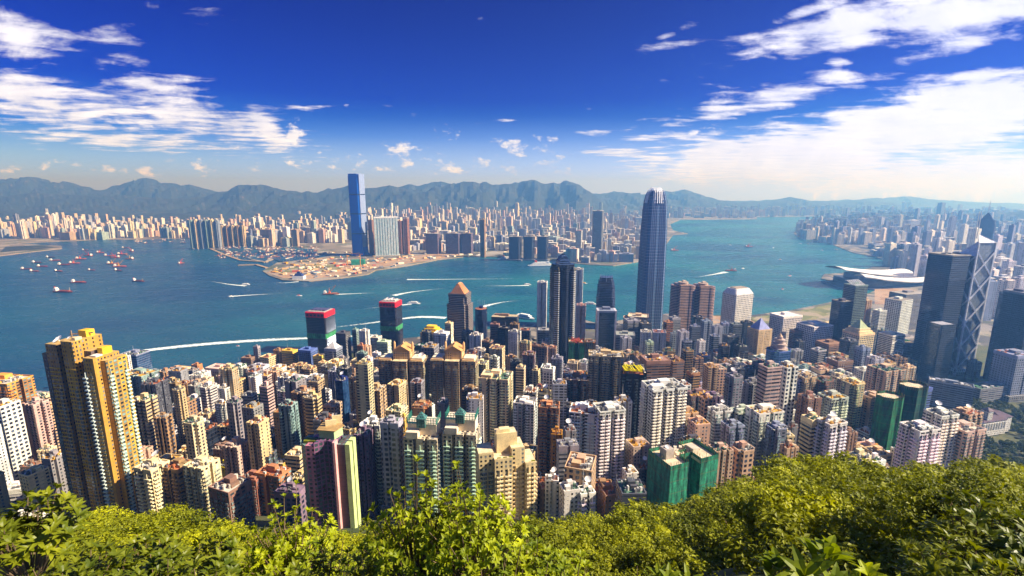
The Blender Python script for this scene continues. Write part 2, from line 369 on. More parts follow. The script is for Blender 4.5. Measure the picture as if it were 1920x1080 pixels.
def plate(name, poly, z, mat, wall=8):
    mb = MB(); tri = mathutils.geometry.tessellate_polygon([[Vector((x, y, 0)) for x, y in poly]])
    for t in tri:
        P = [(*poly[i], z) for i in t]
        n = (Vector(P[1]) - Vector(P[0])).cross(Vector(P[2]) - Vector(P[0]))
        mb.face(P if n.z > 0 else P[::-1], mi=0)
    n = len(poly)
    ar = sum(poly[i][0] * poly[(i + 1) % n][1] - poly[(i + 1) % n][0] * poly[i][1] for i in range(n))
    P = poly if ar > 0 else poly[::-1]
    for i in range(n):
        a, b = P[i], P[(i + 1) % n]; mb.face([(*a, z - wall), (*b, z - wall), (*b, z), (*a, z)], mi=1)
    return mb.build(name, mat)
# ground materials
def citymat(name, cols, s1, s2, green=.5):
    m, t, p, o = newmat(name); pos = t.new('ShaderNodeNewGeometry').outputs['Position']
    vo = t.new('ShaderNodeTexVoronoi'); t.put(vo.inputs['Vector'], pos); vo.inputs['Scale'].default_value = s1
    r = t.sep(vo.outputs['Color'])[0]
    c = t.ramp(t.m('ADD', t.m('MULTIPLY', r, .6), t.m('MULTIPLY', t.noise(pos, s2, 5, .7), .4)), cols)
    g = t.mr(t.noise(pos, s2 * .7, 4, .6), .5 + .1 * (1 - green), .62, 0, 1)
    c = t.mix(t.m('MULTIPLY', g, green), c, (.045, .075, .02))
    t.put(p.inputs['Base Color'], c); p.inputs['Roughness'].default_value = .9; return m
M['street'] = citymat('city_ground', [(.2, (.06, .06, .065)), (.45, (.12, .11, .11)), (.6, (.30, .26, .2)), (.8, (.22, .2, .2))], .03, .02, .7)
M['kground'] = citymat('reclaimed_ground', [(.25, (.10, .095, .09)), (.45, (.20, .17, .13)), (.6, (.24, .21, .17)), (.8, (.34, .32, .29))], .008, .006, .7)
M['sea_wall'] = plain('sea_wall', .3, .9, .1, objcol=False, col=(.36, .27, .17))
M['slope'] = citymat('slope_ground', [(.2, (.05, .06, .02)), (.7, (.10, .10, .03))], .1, .05, .9)
def hillmat(name, a, b, rock):
    m, t, p, o = newmat(name); g = t.new('ShaderNodeNewGeometry'); pos = g.outputs['Position']
    n = t.noise(pos, .004, 8, .65); n2 = t.noise(pos, .02, 5, .7)
    c = t.mix(t.mr(n, .35, .65), a, b); c = t.mix(t.mr(t.m('ADD', n2, t.m('MULTIPLY', n, .3)), .72, .86), c, rock)
    t.put(p.inputs['Base Color'], c); p.inputs['Roughness'].default_value = .95
    bp = t.new('ShaderNodeBump'); bp.inputs['Distance'].default_value = 30; t.put(bp.inputs['Height'], n2); bp.inputs['Strength'].default_value = .6; t.put(p.inputs['Normal'], bp.outputs[0]); return m
M['hill'] = hillmat('wooded_hill', (.006, .018, .018), (.022, .036, .026), (.13, .11, .09))
struct(plate('city_ground', isl, 3, ['street', 'sea_wall']))
struct(plate('harbour_shore', kln, 3.0, ['kground', 'sea_wall']))
def island_hill():
    mb = MB(); Ys = [-40, -15, -4, 0] + [2, 4, 6, 8, 11, 14, 18, 24, 32, 42, 52, 60, 70, 80, 92, 105, 118, 130, 142, 155, 170, 190, 215, 245, 280, 320, 360, 410, 470, 540, 620, 700, 800, 900, 1000, 1100, 1220]
    S = np.linspace(-1.7, 1.7, 110); g = []
    for y in Ys: g.append([(s * (max(y, 0) * 1.1 + 22), y, min(ground(s * (max(y, 0) * 1.1 + 22), y), 400) if y < 700 or pip((s * (y * 1.1 + 22), y + 25), isl) else -9) for s in S])
    for i in range(len(Ys) - 1):
        for j in range(len(S) - 1): mb.face([g[i][j], g[i][j + 1], g[i + 1][j + 1], g[i + 1][j]])
    struct(mb.build('hillside', 'slope', smooth=True))
island_hill()
# water
def watermat():
    m, t, p, o = newmat('harbour_water'); pos = t.new('ShaderNodeNewGeometry').outputs['Position']; s = t.sep(pos)
    big = t.noise(t.vm('MULTIPLY', pos, (.0011, .0022, 1)), 1, 5, .6, .6)
    med = t.noise(t.vm('MULTIPLY', pos, (.012, .02, 1)), 1, 5, .7)
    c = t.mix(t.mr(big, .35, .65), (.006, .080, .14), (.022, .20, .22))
    c = t.mix(t.mr(t.m('ADD', s[0], t.m('MULTIPLY', big, 400)), -900, 700, 0, 1), t.mix(.7, c, (.003, .036, .125)), c)  # paler to the right: haze and sky glow put into the base colour
    t.put(p.inputs['Base Color'], c); t.put(p.inputs['Roughness'], t.mr(med, .3, .7, .22, .36)); p.inputs['IOR'].default_value = 1.33
    h = t.m('ADD', t.noise(t.vm('MULTIPLY', pos, (.05, .075, 1)), 1, 6, .72), t.m('MULTIPLY', med, 1.2))
    b = t.new('ShaderNodeBump'); b.inputs['Distance'].default_value = 5.5; b.inputs['Strength'].default_value = 1.; t.put(b.inputs['Height'], h); t.put(p.inputs['Normal'], b.outputs[0])
    return m
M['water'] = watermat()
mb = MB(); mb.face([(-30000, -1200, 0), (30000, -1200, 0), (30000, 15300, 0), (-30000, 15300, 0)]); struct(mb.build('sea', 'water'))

# ------------------------------------------------------------------ hills
from mathutils import noise as mn
def ridge(name, prof, Yr, Yf, zf, back, seed, rough=1.0):
    """a mountain range whose skyline passes through prof at distance Yr and whose foot is at Yf"""
    mb = MB(); x0, x1 = prof[0][0], prof[-1][0]; n = int((x1 - x0) / 6); V = 26; g = []
    for i in range(n + 1):
        px = x0 + (x1 - x0) * i / n; py = lerp_tab(prof, px, 1); row = []
        jag = mn.fractal(Vector((px * .03, seed, 0)), 1, 2, 5) * 1.6 * rough
        zt = CZ - Yr * dep(py + jag)
        for k in range(V + 1):
            t = k / V
            if t <= .72:
                q = t / .72; Y = Yf + (Yr - Yf) * q
            else: q = 1 - (t - .72) / .28; Y = Yr + back * (1 - q)
            X = (px - 960) / F * (Y * CP + CZ * SP * .5)
            sp = mn.fractal(Vector((X * .0016, Y * .0011 * .6, seed)), .9, 2.1, 6)
            rd = 1 - abs(mn.fractal(Vector((X * .0028, Y * .0008, seed + 3)), .9, 2.1, 4)) * 1.6
            z = zf + (zt - zf) * (q ** 1.25) * (1 + (sp * .8 + (rd - .6) * .85) * 4 * q * (1 - q) * .75) 
            row.append((X, Y, z if q > 0 else zf - 25))
        g.append(row)
    for i in range(n):
        for k in range(V): mb.face([g[i][k], g[i + 1][k], g[i + 1][k + 1], g[i][k + 1]])
    struct(mb.build(name, 'hill', smooth=True))
ridge('far_hills', [(-500, 335), (0, 333), (60, 333), (120, 338), (190, 353), (205, 352), (240, 340), (280, 335), (340, 341), (400, 355), (440, 362), (700, 357), (760, 346), (800, 342), (830, 338), (870, 345), (940, 352), (1100, 362), (1200, 360)], 10600, 9200, 5, 1500, 11)
ridge('hills', [(-600, 372), (0, 368), (75, 360), (110, 362), (190, 367), (270, 367), (330, 372), (385, 368), (440, 350), (470, 345), (500, 348), (560, 357), (600, 361), (640, 351), (656, 345), (700, 350), (730, 347), (765, 353), (790, 356), (820, 349), (850, 344), (900, 339), (925, 342), (960, 344), (985, 338), (1000, 336), (1025, 341), (1045, 337), (1062, 334), (1075, 339), (1090, 351), (1115, 368), (1140, 384)], 9000, 7000, 4, 1800, 2)
ridge('foothills', [(-700, 398), (0, 396), (60, 402), (120, 398), (200, 404), (330, 400), (420, 409), (600, 411), (700, 416)], 6600, 5000, 4, 2500, 31)
ridge('east_hills', [(1060, 372), (1110, 364), (1160, 358), (1195, 364), (1240, 357), (1285, 355), (1320, 365), (1345, 374), (1400, 378), (1440, 376), (1480, 368), (1525, 375), (1570, 377), (1620, 374), (1690, 384), (1740, 392), (1800, 396)], 11500, 8600, 4, 1500, 5)
ridge('distant_range', [(1300, 380), (1450, 374), (1540, 378), (1640, 371), (1700, 367), (1760, 374), (1840, 379), (2000, 384), (2300, 378), (2600, 380)], 13500, 11700, 4, 1200, 9)
ridge('island_ridge', [(1530, 420), (1570, 408), (1630, 404), (1690, 401), (1740, 402), (1790, 398), (1830, 398), (1862, 394), (1897, 397), (1960, 392), (2100, 386), (2300, 376), (2600, 370)], 5600, 3700, 4, 2500, 21)
# ------------------------------------------------------------------ generic towers
PAL = dict(cream=('e6cfa0', 'cream'), white=('e8e4dc', 'white'), beige=('c9ad80', 'beige'), tan=('a0805a', 'tan'), pink=('d2b0a4', 'pink'), peach=('cfab8c', 'peach'), lav=('b8b5bf', 'lavender'),
           grey=('908e92', 'grey'), dgrey=('56565e', 'dark grey'), brown=('8e6e5c', 'brown'), brick=('9c6650', 'brick red'), amber=('e2a044', 'orange'), orange=('bd8258', 'orange'), gold=('dcb050', 'golden'), yellow=('ecd028', 'yellow'),
           black=('30303a', 'black'), teal=('8aa09a', 'teal'), mint=('c0ccb6', 'pale green'), green=('0a5c40', 'green'), blue=('5a70ac', 'blue'), maroon=('86686a', 'maroon'), navy=('1c2c66', 'navy blue'), bgrey=('8890a4', 'bluish grey'), mauve=('7c6678', 'mauve'), ochre=('b8842c', 'ochre'))
STY = dict(r='res', R='res2', w='resw', b='balc', g='grid', n='band', l='glass', L='glassb', N='net')
HERO = []      # (px, py, phrase) landmarks other labels refer to
FOOT = []      # (X, Y, radius) footprints taken
SIL = []       # silhouettes: (depth, cx_top, y_top, cx_base, y_base, halfwidth)
TODO = []      # (object, colour, kindword, px, py, extra, group) to be labelled later
def lc(h): return lin(PAL[h][0]) if h in PAL else lin(h)
def jit(c, a=.08):
    k = 1 + random.uniform(-a, a); return tuple(min(1, max(0, x * k * (1 + random.uniform(-a, a) * .4))) for x in c)
def sil(X, Y, z0, z1, half):
    a, b = proj(X, Y, z1), proj(X, Y, z0)
    if a and b: SIL.append((Y, a[0], a[1], b[0], b[1], half * F / a[2]))
def seat(X, Y, r=0):
    return min(ground(X + a * r, Y + b * r) for a, b in ((0, 0), (1, 0), (-1, 0), (0, 1), (0, -1)))
_meshc = {}
def shared(key, fn):
    if key not in _meshc: _meshc[key] = fn()
    return _meshc[key]
def hut_mesh():
    mb = MB(); mb.box(0, 0, 0, 1, 1, 1); return mb.mesh('hut', ['paint'])
def dish(parent, x, y, z, r):
    def mk():
        mb = MB(); n = 12; prev = None
        for k in range(4):
            q = k / 3; rr = q; zz = .28 * q * q + .35
            cur = [(rr * math.cos(2 * math.pi * i / n), rr * math.sin(2 * math.pi * i / n), zz) for i in range(n)]
            if prev:
                for i in range(n): mb.face([prev[i], prev[(i + 1) % n], cur[(i + 1) % n], cur[i]])
            prev = cur
        mb.tube((0, 0, 0), (0, 0, .4), .1); mb.tube((0, 0, .35), (0, 0, 1.0), .03, 4); return mb.mesh('dish', ['paint'])
    o = ob('satellite_dish', shared('dish', mk), parent, (.85, .83, .8)); o.location = (x, y, z); o.scale = (r, r, r); o.rotation_euler = (R(28), R(-14), 0)
def mast(parent, x, y, z, h, r=.25):
    def mk():
        mb = MB(); mb.tube((0, 0, 0), (0, 0, 1), 1., 5, .5); return mb.mesh('mast', ['metal'])
    o = ob('mast', shared('mast', mk), parent, (.75, .74, .74)); o.location = (x, y, z); o.scale = (r, r, h)
def hut(parent, x, y, z, sx, sy, sz, col, name='stair_hut'):
    o = ob(name, shared('hut', hut_mesh), parent, col); o.location = (x, y, z); o.scale = (sx, sy, sz); return o
def clutter_mesh(seed):
    rd = random.Random(seed); mb = MB(); mb.box(0, 0, -.05, .92, .92, .2)
    for i in range(30):
        s = rd.uniform(.03, .13); t = rd.uniform(.03, .13)
        mb.box(rd.uniform(-.42, .42), rd.uniform(-.42, .42), 0, s, t, rd.uniform(.4, 3.4), rd.choice([0, 0, .3]), mi=rd.choice([0, 0, 1, 2]))
    for i in range(6):
        x, y = rd.uniform(-.4, .4), rd.uniform(-.4, .4); mb.tube((x, y, .1), (x + rd.uniform(-.3, .3) * (i % 2), y + rd.uniform(-.3, .3), .7), .012, 4, mi=1)
    return mb.mesh('clutter', ['paint', M['grim'], M['pale']])
M['grim'] = plain('plant_grey', .3, .8, .5, objcol=False, col=(.16, .16, .17)); M['pale'] = plain('plant_white', .2, .8, .5, objcol=False, col=(.62, .60, .55))
M['glassr'] = facade('roof_glazing', 1.5, 1.5, .86, .86, (.05, .10, .12), (.2, .3, .3), metal=.4, blind=0)
ROOFC = ['b9a88a', '9a8c78', 'a09a92', 'c9bda6', 'a86a48', '8a8278', 'cfc6b4', '7f8a80']
def rooftop(root, poly, w, d, h, col, Y, rd, huts=None):
    rc = lin(rd.choice(ROOFC)); mb = MB(); mb.face([(*p, h + .05) for p in poly]); mb.build('roof', 'roofm', root, rc)
    if Y < 1150:
        pb = MB(); t = .5; ph = 1.3 if Y < 700 else 1.8; n = len(poly)
        inn = grow(poly, 1 - 1.4 / max(w, d) * 1)
        for i in range(n):
            a, b, c, e = poly[i], poly[(i + 1) % n], inn[(i + 1) % n], inn[i]
            pb.face([(*a, h), (*b, h), (*b, h + ph), (*a, h + ph)]); pb.face([(*b, h), (*c, h), (*c, h + ph), (*b, h + ph)][::1])
            pb.face([(*c, h), (*e, h), (*e, h + ph), (*c, h + ph)]); pb.face([(*a, h + ph), (*b, h + ph), (*c, h + ph), (*e, h + ph)])
        pb.build('parapet', 'paint', root, tuple(min(1, c * 1.08) for c in col))
    k = 1 + (Y < 900) + (Y < 600) if huts is None else huts
    for i in range(k):
        sx, sy = w * rd.uniform(.18, .36), d * rd.uniform(.2, .4)
        x, y = (0, d * .05) if i == 0 else (rd.uniform(-.3, .3) * w, rd.uniform(-.3, .3) * d)
        if i == 0: sx, sy = w * .30, d * .30
        hut(root, x, y, h, sx, sy, rd.uniform(2.2, 4) + (2 if i == 0 else 0), jit(col, .12), 'lift_house' if i == 0 else 'stair_hut')
    if Y < 900:
        o = ob('roof_plant', shared(('cl', rd.randint(0, 5)), lambda: clutter_mesh(rd.random())), root, lin(rd.choice(['b06a40', 'c8c0b0', '70706c', 'd0a040', '5a7a66']))); o.location = (0, 0, h + .08); o.scale = (w * .95, d * .95, 1)
    if Y < 650 and rd.random() < .35: dish(root, rd.uniform(-.2, .2) * w, rd.uniform(-.2, .3) * d, h + (7 if rd.random() < .5 else 0.5), rd.uniform(1.8, 3))
    if rd.random() < .25: mast(root, rd.uniform(-.2, .2) * w, 0, h + 6, rd.uniform(5, 12), .2)
def stack(root, a, b, h, fh, kind, col, f0=2.2, part=.8, pr=1.1, trim=2):
    """one vertical stack of balconies / bay windows along wall segment a-b"""
    L = math.dist(a, b); ux, uy = (b[0] - a[0]) / L, (b[1] - a[1]) / L; nx, ny = uy, -ux; mb = MB()
    cx, cy = (a[0] + b[0]) / 2, (a[1] + b[1]) / 2; rot = math.atan2(uy, ux); n = int((h - 3) / fh)
    for k in range(1, n):
        z = k * fh
        if kind == 'balcony':
            mb.box(cx + nx * pr / 2, cy + ny * pr / 2, z - .15, L * part, pr, 1.05, rot)
        else:
            mb.box(cx + nx * pr / 2, cy + ny * pr / 2, z + .6, L * part, pr, fh * .52, rot, mi=1)
            if trim: mb.box(cx + nx * (pr + .15) / 2, cy + ny * (pr + .15) / 2, z + .35, L * part + .3, pr + .15, .25, rot)
    if kind == 'balcony': mb.box(cx + nx * pr * .3, cy + ny * pr * .3, 2, .35, pr * .6, h - 4, rot)
    else: mb.box(cx + nx * .1, cy + ny * .1, 2, L * part * .5, .2, h - 4, rot)
    return mb.build(kind, ['paint', 'baywin'] if kind != 'balcony' else ['paint'], root, col)
M['baywin'] = facade('bay_glazing', 1.2, 3.1, .82, .9, (.02, .03, .04), (.30, .40, .38), blind=0, vary=1.8)
def stacks(root, poly, h, fh, kind, col, az, rot, maxn=12, minL=3.2, seg=5.5, alt=False, part=.8, pr=1.0):
    n = len(poly); c = 0
    for i in range(n):
        a, b = poly[i], poly[(i + 1) % n]; L = math.dist(a, b)
        if L < minL: continue
        nx, ny = (b[1] - a[1]) / L, -(b[0] - a[0]) / L
        ang = rot; wx, wy = nx * math.cos(ang) - ny * math.sin(ang), nx * math.sin(ang) + ny * math.cos(ang)
        if wx * math.sin(az) + wy * math.cos(az) > -.08: continue      # wall faces away
        k = max(1, round(L / seg))
        for j in range(k):
            if alt and (j % 2): continue
            if c >= maxn: return
            p = tuple(a[q] + (b[q] - a[q]) * (j + .06) / k for q in (0, 1)); r = tuple(a[q] + (b[q] - a[q]) * (j + .94) / k for q in (0, 1))
            stack(root, p, r, h, fh, kind, col, part=part, pr=pr); c += 1
def tower(px, py, wpx, Y, s, cn, rot=None, q=None, label=None, hero=None, plan=None, huts=None, extra='', name=None, col=None, group=None, trim=None, noroof=False):
    az = math.atan2(px - 960, F * 1.06)
    rd = random.Random(int(px * 31 + py * 7))
    if rot is None: rot = (-8 if px < 500 else -14 if px < 1150 else 8 if px < 1500 else 14) + rd.uniform(-7, 7)
    q = q or rd.uniform(.65, 1.0)
    X, _, zt = at(px, py, Y); a = R(rot) + az; span = wpx * mpp(Y, zt)
    wd = span / (abs(math.cos(a)) + q * abs(math.sin(a))); dd = wd * q
    Yc = Y + dd * .3; X, _, zt = at(px, py, Yc)
    g = seat(X, Yc, wd * .4); h = zt - g; base = max(18, 0)
    col = col or jit(lc(cn)); sty = STY[s]
    if h < 8: print('LOW', px, py, Y, round(h)); h = 8
    kind = {'r': 'apartment tower', 'R': 'apartment tower', 'w': 'apartment tower', 'b': 'apartment tower', 'g': 'office tower', 'n': 'office tower', 'l': 'glass tower', 'L': 'glass tower', 'N': 'netted tower'}[s]
    if h < 50: kind = kind.replace('tower', 'block')
    root = thing(name or kind.replace(' ', '_'), (X, Yc, g), R(rot), label, kind.replace('glass tower', 'office tower').replace('glass block', 'office block'))
    FOOT.append((X, Yc, (wd + dd) * .36)); sil(X, Yc, g, zt, span / 2)
    if plan is None:
        if s in 'rRw' and h > 45: plan = rd.choice(['n', 'n', 'c', 'n2'])
        elif s == 'b': plan = 'n'
        elif s in 'lL': plan = rd.choice(['q', 'h'])
        else: plan = 'q' if rd.random() < .7 else 'n1'
    nw = min(3.2, wd * .14); nd = min(5, dd * .22)
    poly = {'n': lambda: notched(wd, dd, 2 if wd > 26 else 1, 1, nw, nd), 'n2': lambda: notched(wd, dd, 3 if wd > 24 else 2, 2 if dd > 18 else 1, nw * .8, nd * .8), 'n1': lambda: notched(wd, dd, 1, 0, nw, nd * .6), 'c': lambda: cross(wd, dd, .56, .56),
            'q': lambda: rect(wd, dd), 'h': lambda: chamf(wd, dd, min(wd, dd) * .16), 'o': lambda: ring(wd / 2, 16, dd / 2), 'x': lambda: chamf(wd, dd, min(wd, dd) * .3)}[plan]()
    mb = MB(); mb.prism(poly, -12, h, cap=False, uo=rd.uniform(0, 40)); mb.build('wall', sty, root, col)
    if not noroof: rooftop(root, poly, wd, dd, h, col, Y, rd, huts)
    fh = 3.1
    tr = trim or tuple(min(1, c * rd.uniform(1.0, 1.25)) for c in col)
    if Y < 720 and h > 30:
        if s in 'rR': stacks(root, poly, h, fh, 'bay_window', tr, az, R(rot), 10 if Y < 500 else 6, seg=5.2, alt=rd.random() < .4, part=.72, pr=.8)
        elif s == 'b': stacks(root, poly, h, fh, 'balcony', tr, az, R(rot), 14, seg=5.2, part=.86, pr=1.5)
    if s in 'gn' and Y < 1100 and rd.random() < .8:
        b = MB(); b.loft([(h - 3.5, grow(poly, 1.02)), (h + .9, grow(poly, 1.02))]); b.build('cornice', 'paint', root, tr)
    if rd.random() < .6 and h > 60:
        b = MB(); b.prism(rect(wd * 1.35, dd * 1.3), -12, rd.uniform(10, 18)); b.build('podium', 'grid', root, jit(lc('grey')))
    if label is None: TODO.append((root, PAL[cn][1] if cn in PAL else '', kind, px, py, h, extra, group or 'buildings of the near city'))
    if hero: HERO.append((px, py, hero))
    return root, wd, dd, h, poly
TABLE = """
5 712 84 470 R amber -6 .6
70 742 34 800 n grey
35 748 22 760 w mauve
105 745 22 780 n bgrey
30 812 44 490 n white 10 .7
4 802 26 560 n mint
72 800 26 540 r beige
88 842 28 450 r cream 5 .8
58 872 30 430 r brown
92 902 40 385 g navy 0 .8
30 912 56 395 n white 12
8 862 34 450 w beige
46 985 70 320 n white 5 .6
124 790 26 470 b bgrey -5 .8
55 790 22 640 r brown
20 770 18 700 r cream
236 668 14 700 w white -4 .5
253 662 46 800 L bgrey -10 .8
262 699 60 600 R teal -14 .7
318 742 24 640 w yellow -6 .9
328 728 28 700 r beige
337 707 36 780 g white
345 695 62 950 n cream -14 .5
369 684 18 900 w orange -14 .8
410 688 44 900 g pink
450 684 30 950 n white
466 670 26 950 n brown
481 650 12 960 g grey
486 686 34 800 g lav -10 .7
503 668 30 950 g cream
522 656 18 970 r tan
543 657 28 960 n gold -14 .6
383 716 20 900 l dgrey
430 702 36 820 g pink
392 726 34 760 w white
372 748 48 700 n dgrey
400 742 26 660 w grey
447 728 36 760 l dgrey
432 728 22 740 r yellow
415 756 26 560 r white -14 .5
441 760 44 580 w grey
461 770 22 560 w lav
480 790 18 560 w white
485 748 44 600 N green -12 .8
509 752 12 620 r pink
509 706 20 760 g brick
556 712 72 690 n white -18 .8
540 758 34 430 R teal -10 .8
534 732 26 540 r white
566 762 34 560 w pink
590 752 40 600 r brown
620 762 34 600 r orange
645 790 34 560 r yellow
548 708 16 820 l brown
300 790 44 520 r grey -16 .6
270 812 50 480 r grey -14 .7
312 812 34 480 r lav
341 800 26 520 r white
370 800 44 480 R mint -14 .7
358 842 40 430 r cream
386 802 42 450 l black -14 .9
400 790 34 560 n brown
424 838 54 430 w brown
460 842 34 440 w blue
285 872 56 330 b cream -16 .9
334 872 56 335 b tan -16 .8
378 868 60 330 r cream -16 .9
431 908 72 305 R brown -22 .9
474 894 44 350 r brick -14 .7
512 884 62 350 R orange -16 .6
545 918 56 315 g mauve -8 .6
424 872 40 420 w yellow -16 .6
466 874 60 420 w yellow -12 .5
515 862 62 420 w gold -12 .5
577 655 34 950 g blue -12 .8
596 668 18 900 n gold
606 680 18 860 n cream
643 624 26 1000 n dgrey -10 .9
666 618 12 1020 n teal
683 620 22 1000 w white -8 .8
704 632 24 1100 n white
720 640 26 1050 n mint
640 690 16 800 w yellow
662 690 18 850 w peach
645 690 28 640 l black
663 708 20 600 r brown
640 712 28 560 L navy -10 .9
679 662 22 850 l teal
690 672 18 800 g white
706 662 16 900 g white
686 650 20 950 r peach
703 726 40 620 w cream -18 .9
670 740 28 700 n dgrey
660 760 26 640 w lav
690 760 22 620 w grey
678 648 16 900 w orange
800 622 18 1000 l dgrey
828 624 30 900 g white -14 .7
842 606 16 1000 n cream
876 622 22 900 l dgrey
893 628 26 850 w white -12 .7
914 640 24 820 l brown
932 652 30 780 r cream -14 .8
945 614 24 950 l black -12 .9
928 608 18 980 n brown
962 640 18 940 l bgrey
965 622 26 850 w white -12 .6
965 608 18 960 r tan
985 642 26 800 r beige
992 664 26 700 R maroon
1003 648 16 820 l brown
1018 650 20 760 g brown
1034 652 20 780 r peach
1029 690 24 650 g white
1045 672 22 700 R lav
1005 694 16 600 r cream
1020 618 24 960 n grey
1025 640 20 880 n lav
985 618 22 1000 l grey
930 704 66 480 R cream -12 .8
985 752 46 470 R white -14 .8
1012 726 16 560 R brick
1030 760 40 440 R orange -8 .8
1044 812 22 365 w ochre -8 1.0
1064 832 42 345 n grey 6 .7
1069 806 24 375 w grey 6 .9
1085 780 34 470 r white
1095 768 56 400 b white -14 .8
1142 764 62 390 b white 10 .8
1080 708 48 560 R brown -10 .7
1136 664 66 560 R beige -8 .55
1060 760 30 520 n dgrey
1110 700 30 640 w dgrey
1105 640 24 840 r tan
1190 692 46 480 R black -10 .9
1228 672 56 600 n brown 6 .8
1245 722 84 430 b white 12 .7
1246 730 60 520 R mint
1290 772 38 440 r peach 16 .8
1310 738 52 560 R maroon 10 .6
1337 742 36 500 w mauve 8 .7
1268 676 30 620 n brown 10 .9
1300 698 24 620 n tan 12 .8
1290 658 22 700 l tan
1288 640 20 820 l bgrey
1308 672 22 720 n brown
1345 690 32 640 g peach
1380 690 30 700 n dgrey
1385 720 34 600 n bgrey
1350 768 44 420 R white 12 .7
1392 770 44 420 R mint 12 .7
1434 768 66 400 R white 12 .7
1374 796 42 385 R bgrey 12 .8
1456 800 44 380 R bgrey 12 .8
1172 626 36 950 n grey -10 .8
1174 634 22 870 w lav
1197 592 38 1130 n peach -16 .8
1211 622 20 900 w white -12 .9
1218 642 16 860 g mint
1236 622 26 950 w lav -10 .9
1253 604 18 1000 l orange
1265 626 16 950 g bgrey
1281 622 22 930 w lav
1303 612 20 980 l bgrey
1315 640 16 800 w white 6 .9
1320 666 24 780 l navy
1325 602 22 1010 g bgrey
1308 594 20 1060 l dgrey
1340 630 20 900 l bgrey
1345 612 20 960 w lav
1358 648 22 820 l dgrey
1370 630 28 860 l dgrey 6 .8
1390 650 26 800 n black
1400 604 22 1050 l black
1405 690 34 720 n dgrey
1360 606 18 1020 g bgrey
1380 608 22 980 l grey
1265 596 22 1050 n grey
1155 610 24 1000 n dgrey
1185 600 30 1060 n grey
1210 606 24 1040 l dgrey
1474 590 54 1050 g white 18 .7
1528 608 60 990 g white 18 .8
1566 606 34 1090 n cream 16 .6
1556 642 46 900 n brown 16 .8
1535 656 26 860 l lav
1592 638 34 860 l dgrey 12 .9
1618 652 24 800 g bgrey 12 .9
1641 672 28 740 w lav 14 .9
1575 675 42 760 n brown 14 .7
1510 688 30 760 g teal
1540 692 34 720 n peach
1612 570 18 1150 r peach
1625 562 18 1180 r peach
1650 582 22 1120 n white 14 .8
1632 610 20 1050 n dgrey
1655 620 18 1000 L teal
1700 632 44 1080 n grey 16 .6
1704 548 58 1320 n grey 14 .6
1500 640 18 940 l dgrey
1493 620 22 1000 n brown
1425 712 40 560 R lav 14 .7
1455 720 32 580 R bgrey 14 .8
1482 712 36 560 R lav 14 .8
1512 706 34 560 R beige 14 .8
1546 712 40 560 R brown 14 .7
1444 700 26 640 w white
1575 706 36 600 r cream
1600 716 46 520 R cream 14 .9
1562 742 50 480 b mint 14 .8
1518 744 40 450 w brown 12 .9
1524 784 38 385 n cream 14 .9
1560 790 50 375 b white 16 .7
1488 778 28 470 w white
1486 800 22 440 w grey
1480 838 32 350 r peach 12 .7
1592 810 28 400 w brown
1588 770 24 520 r cream
1612 856 46 320 w cream 14 .7
1640 862 34 330 n white 14 .7
1662 690 60 620 R peach 14 .8
1640 742 54 520 R peach 14 .9
1660 880 30 330 w brown
1725 800 62 385 b white 12 .8
1765 774 52 420 b white 12 .8
1808 800 62 420 R pink 14 .8
1815 772 44 480 R peach 16 .7
1905 662 60 800 g bgrey 10 .8
1713 724 56 620 n blue 16 .7
1035 898 26 300 w white -6 .8
1068 914 40 290 w white 14 .9
1084 890 54 330 b white 12 .7
1098 920 38 290 b white 14 .9
1155 918 66 310 w brown 10 .7
1182 884 30 345 w white 10 .9
1190 910 40 345 w tan 6 .4
205 700 18 780 w dgrey
1555 735 22 620 w pink
1425 680 26 720 n dgrey
1450 690 22 700 w peach
"""
HEROCAP = {}
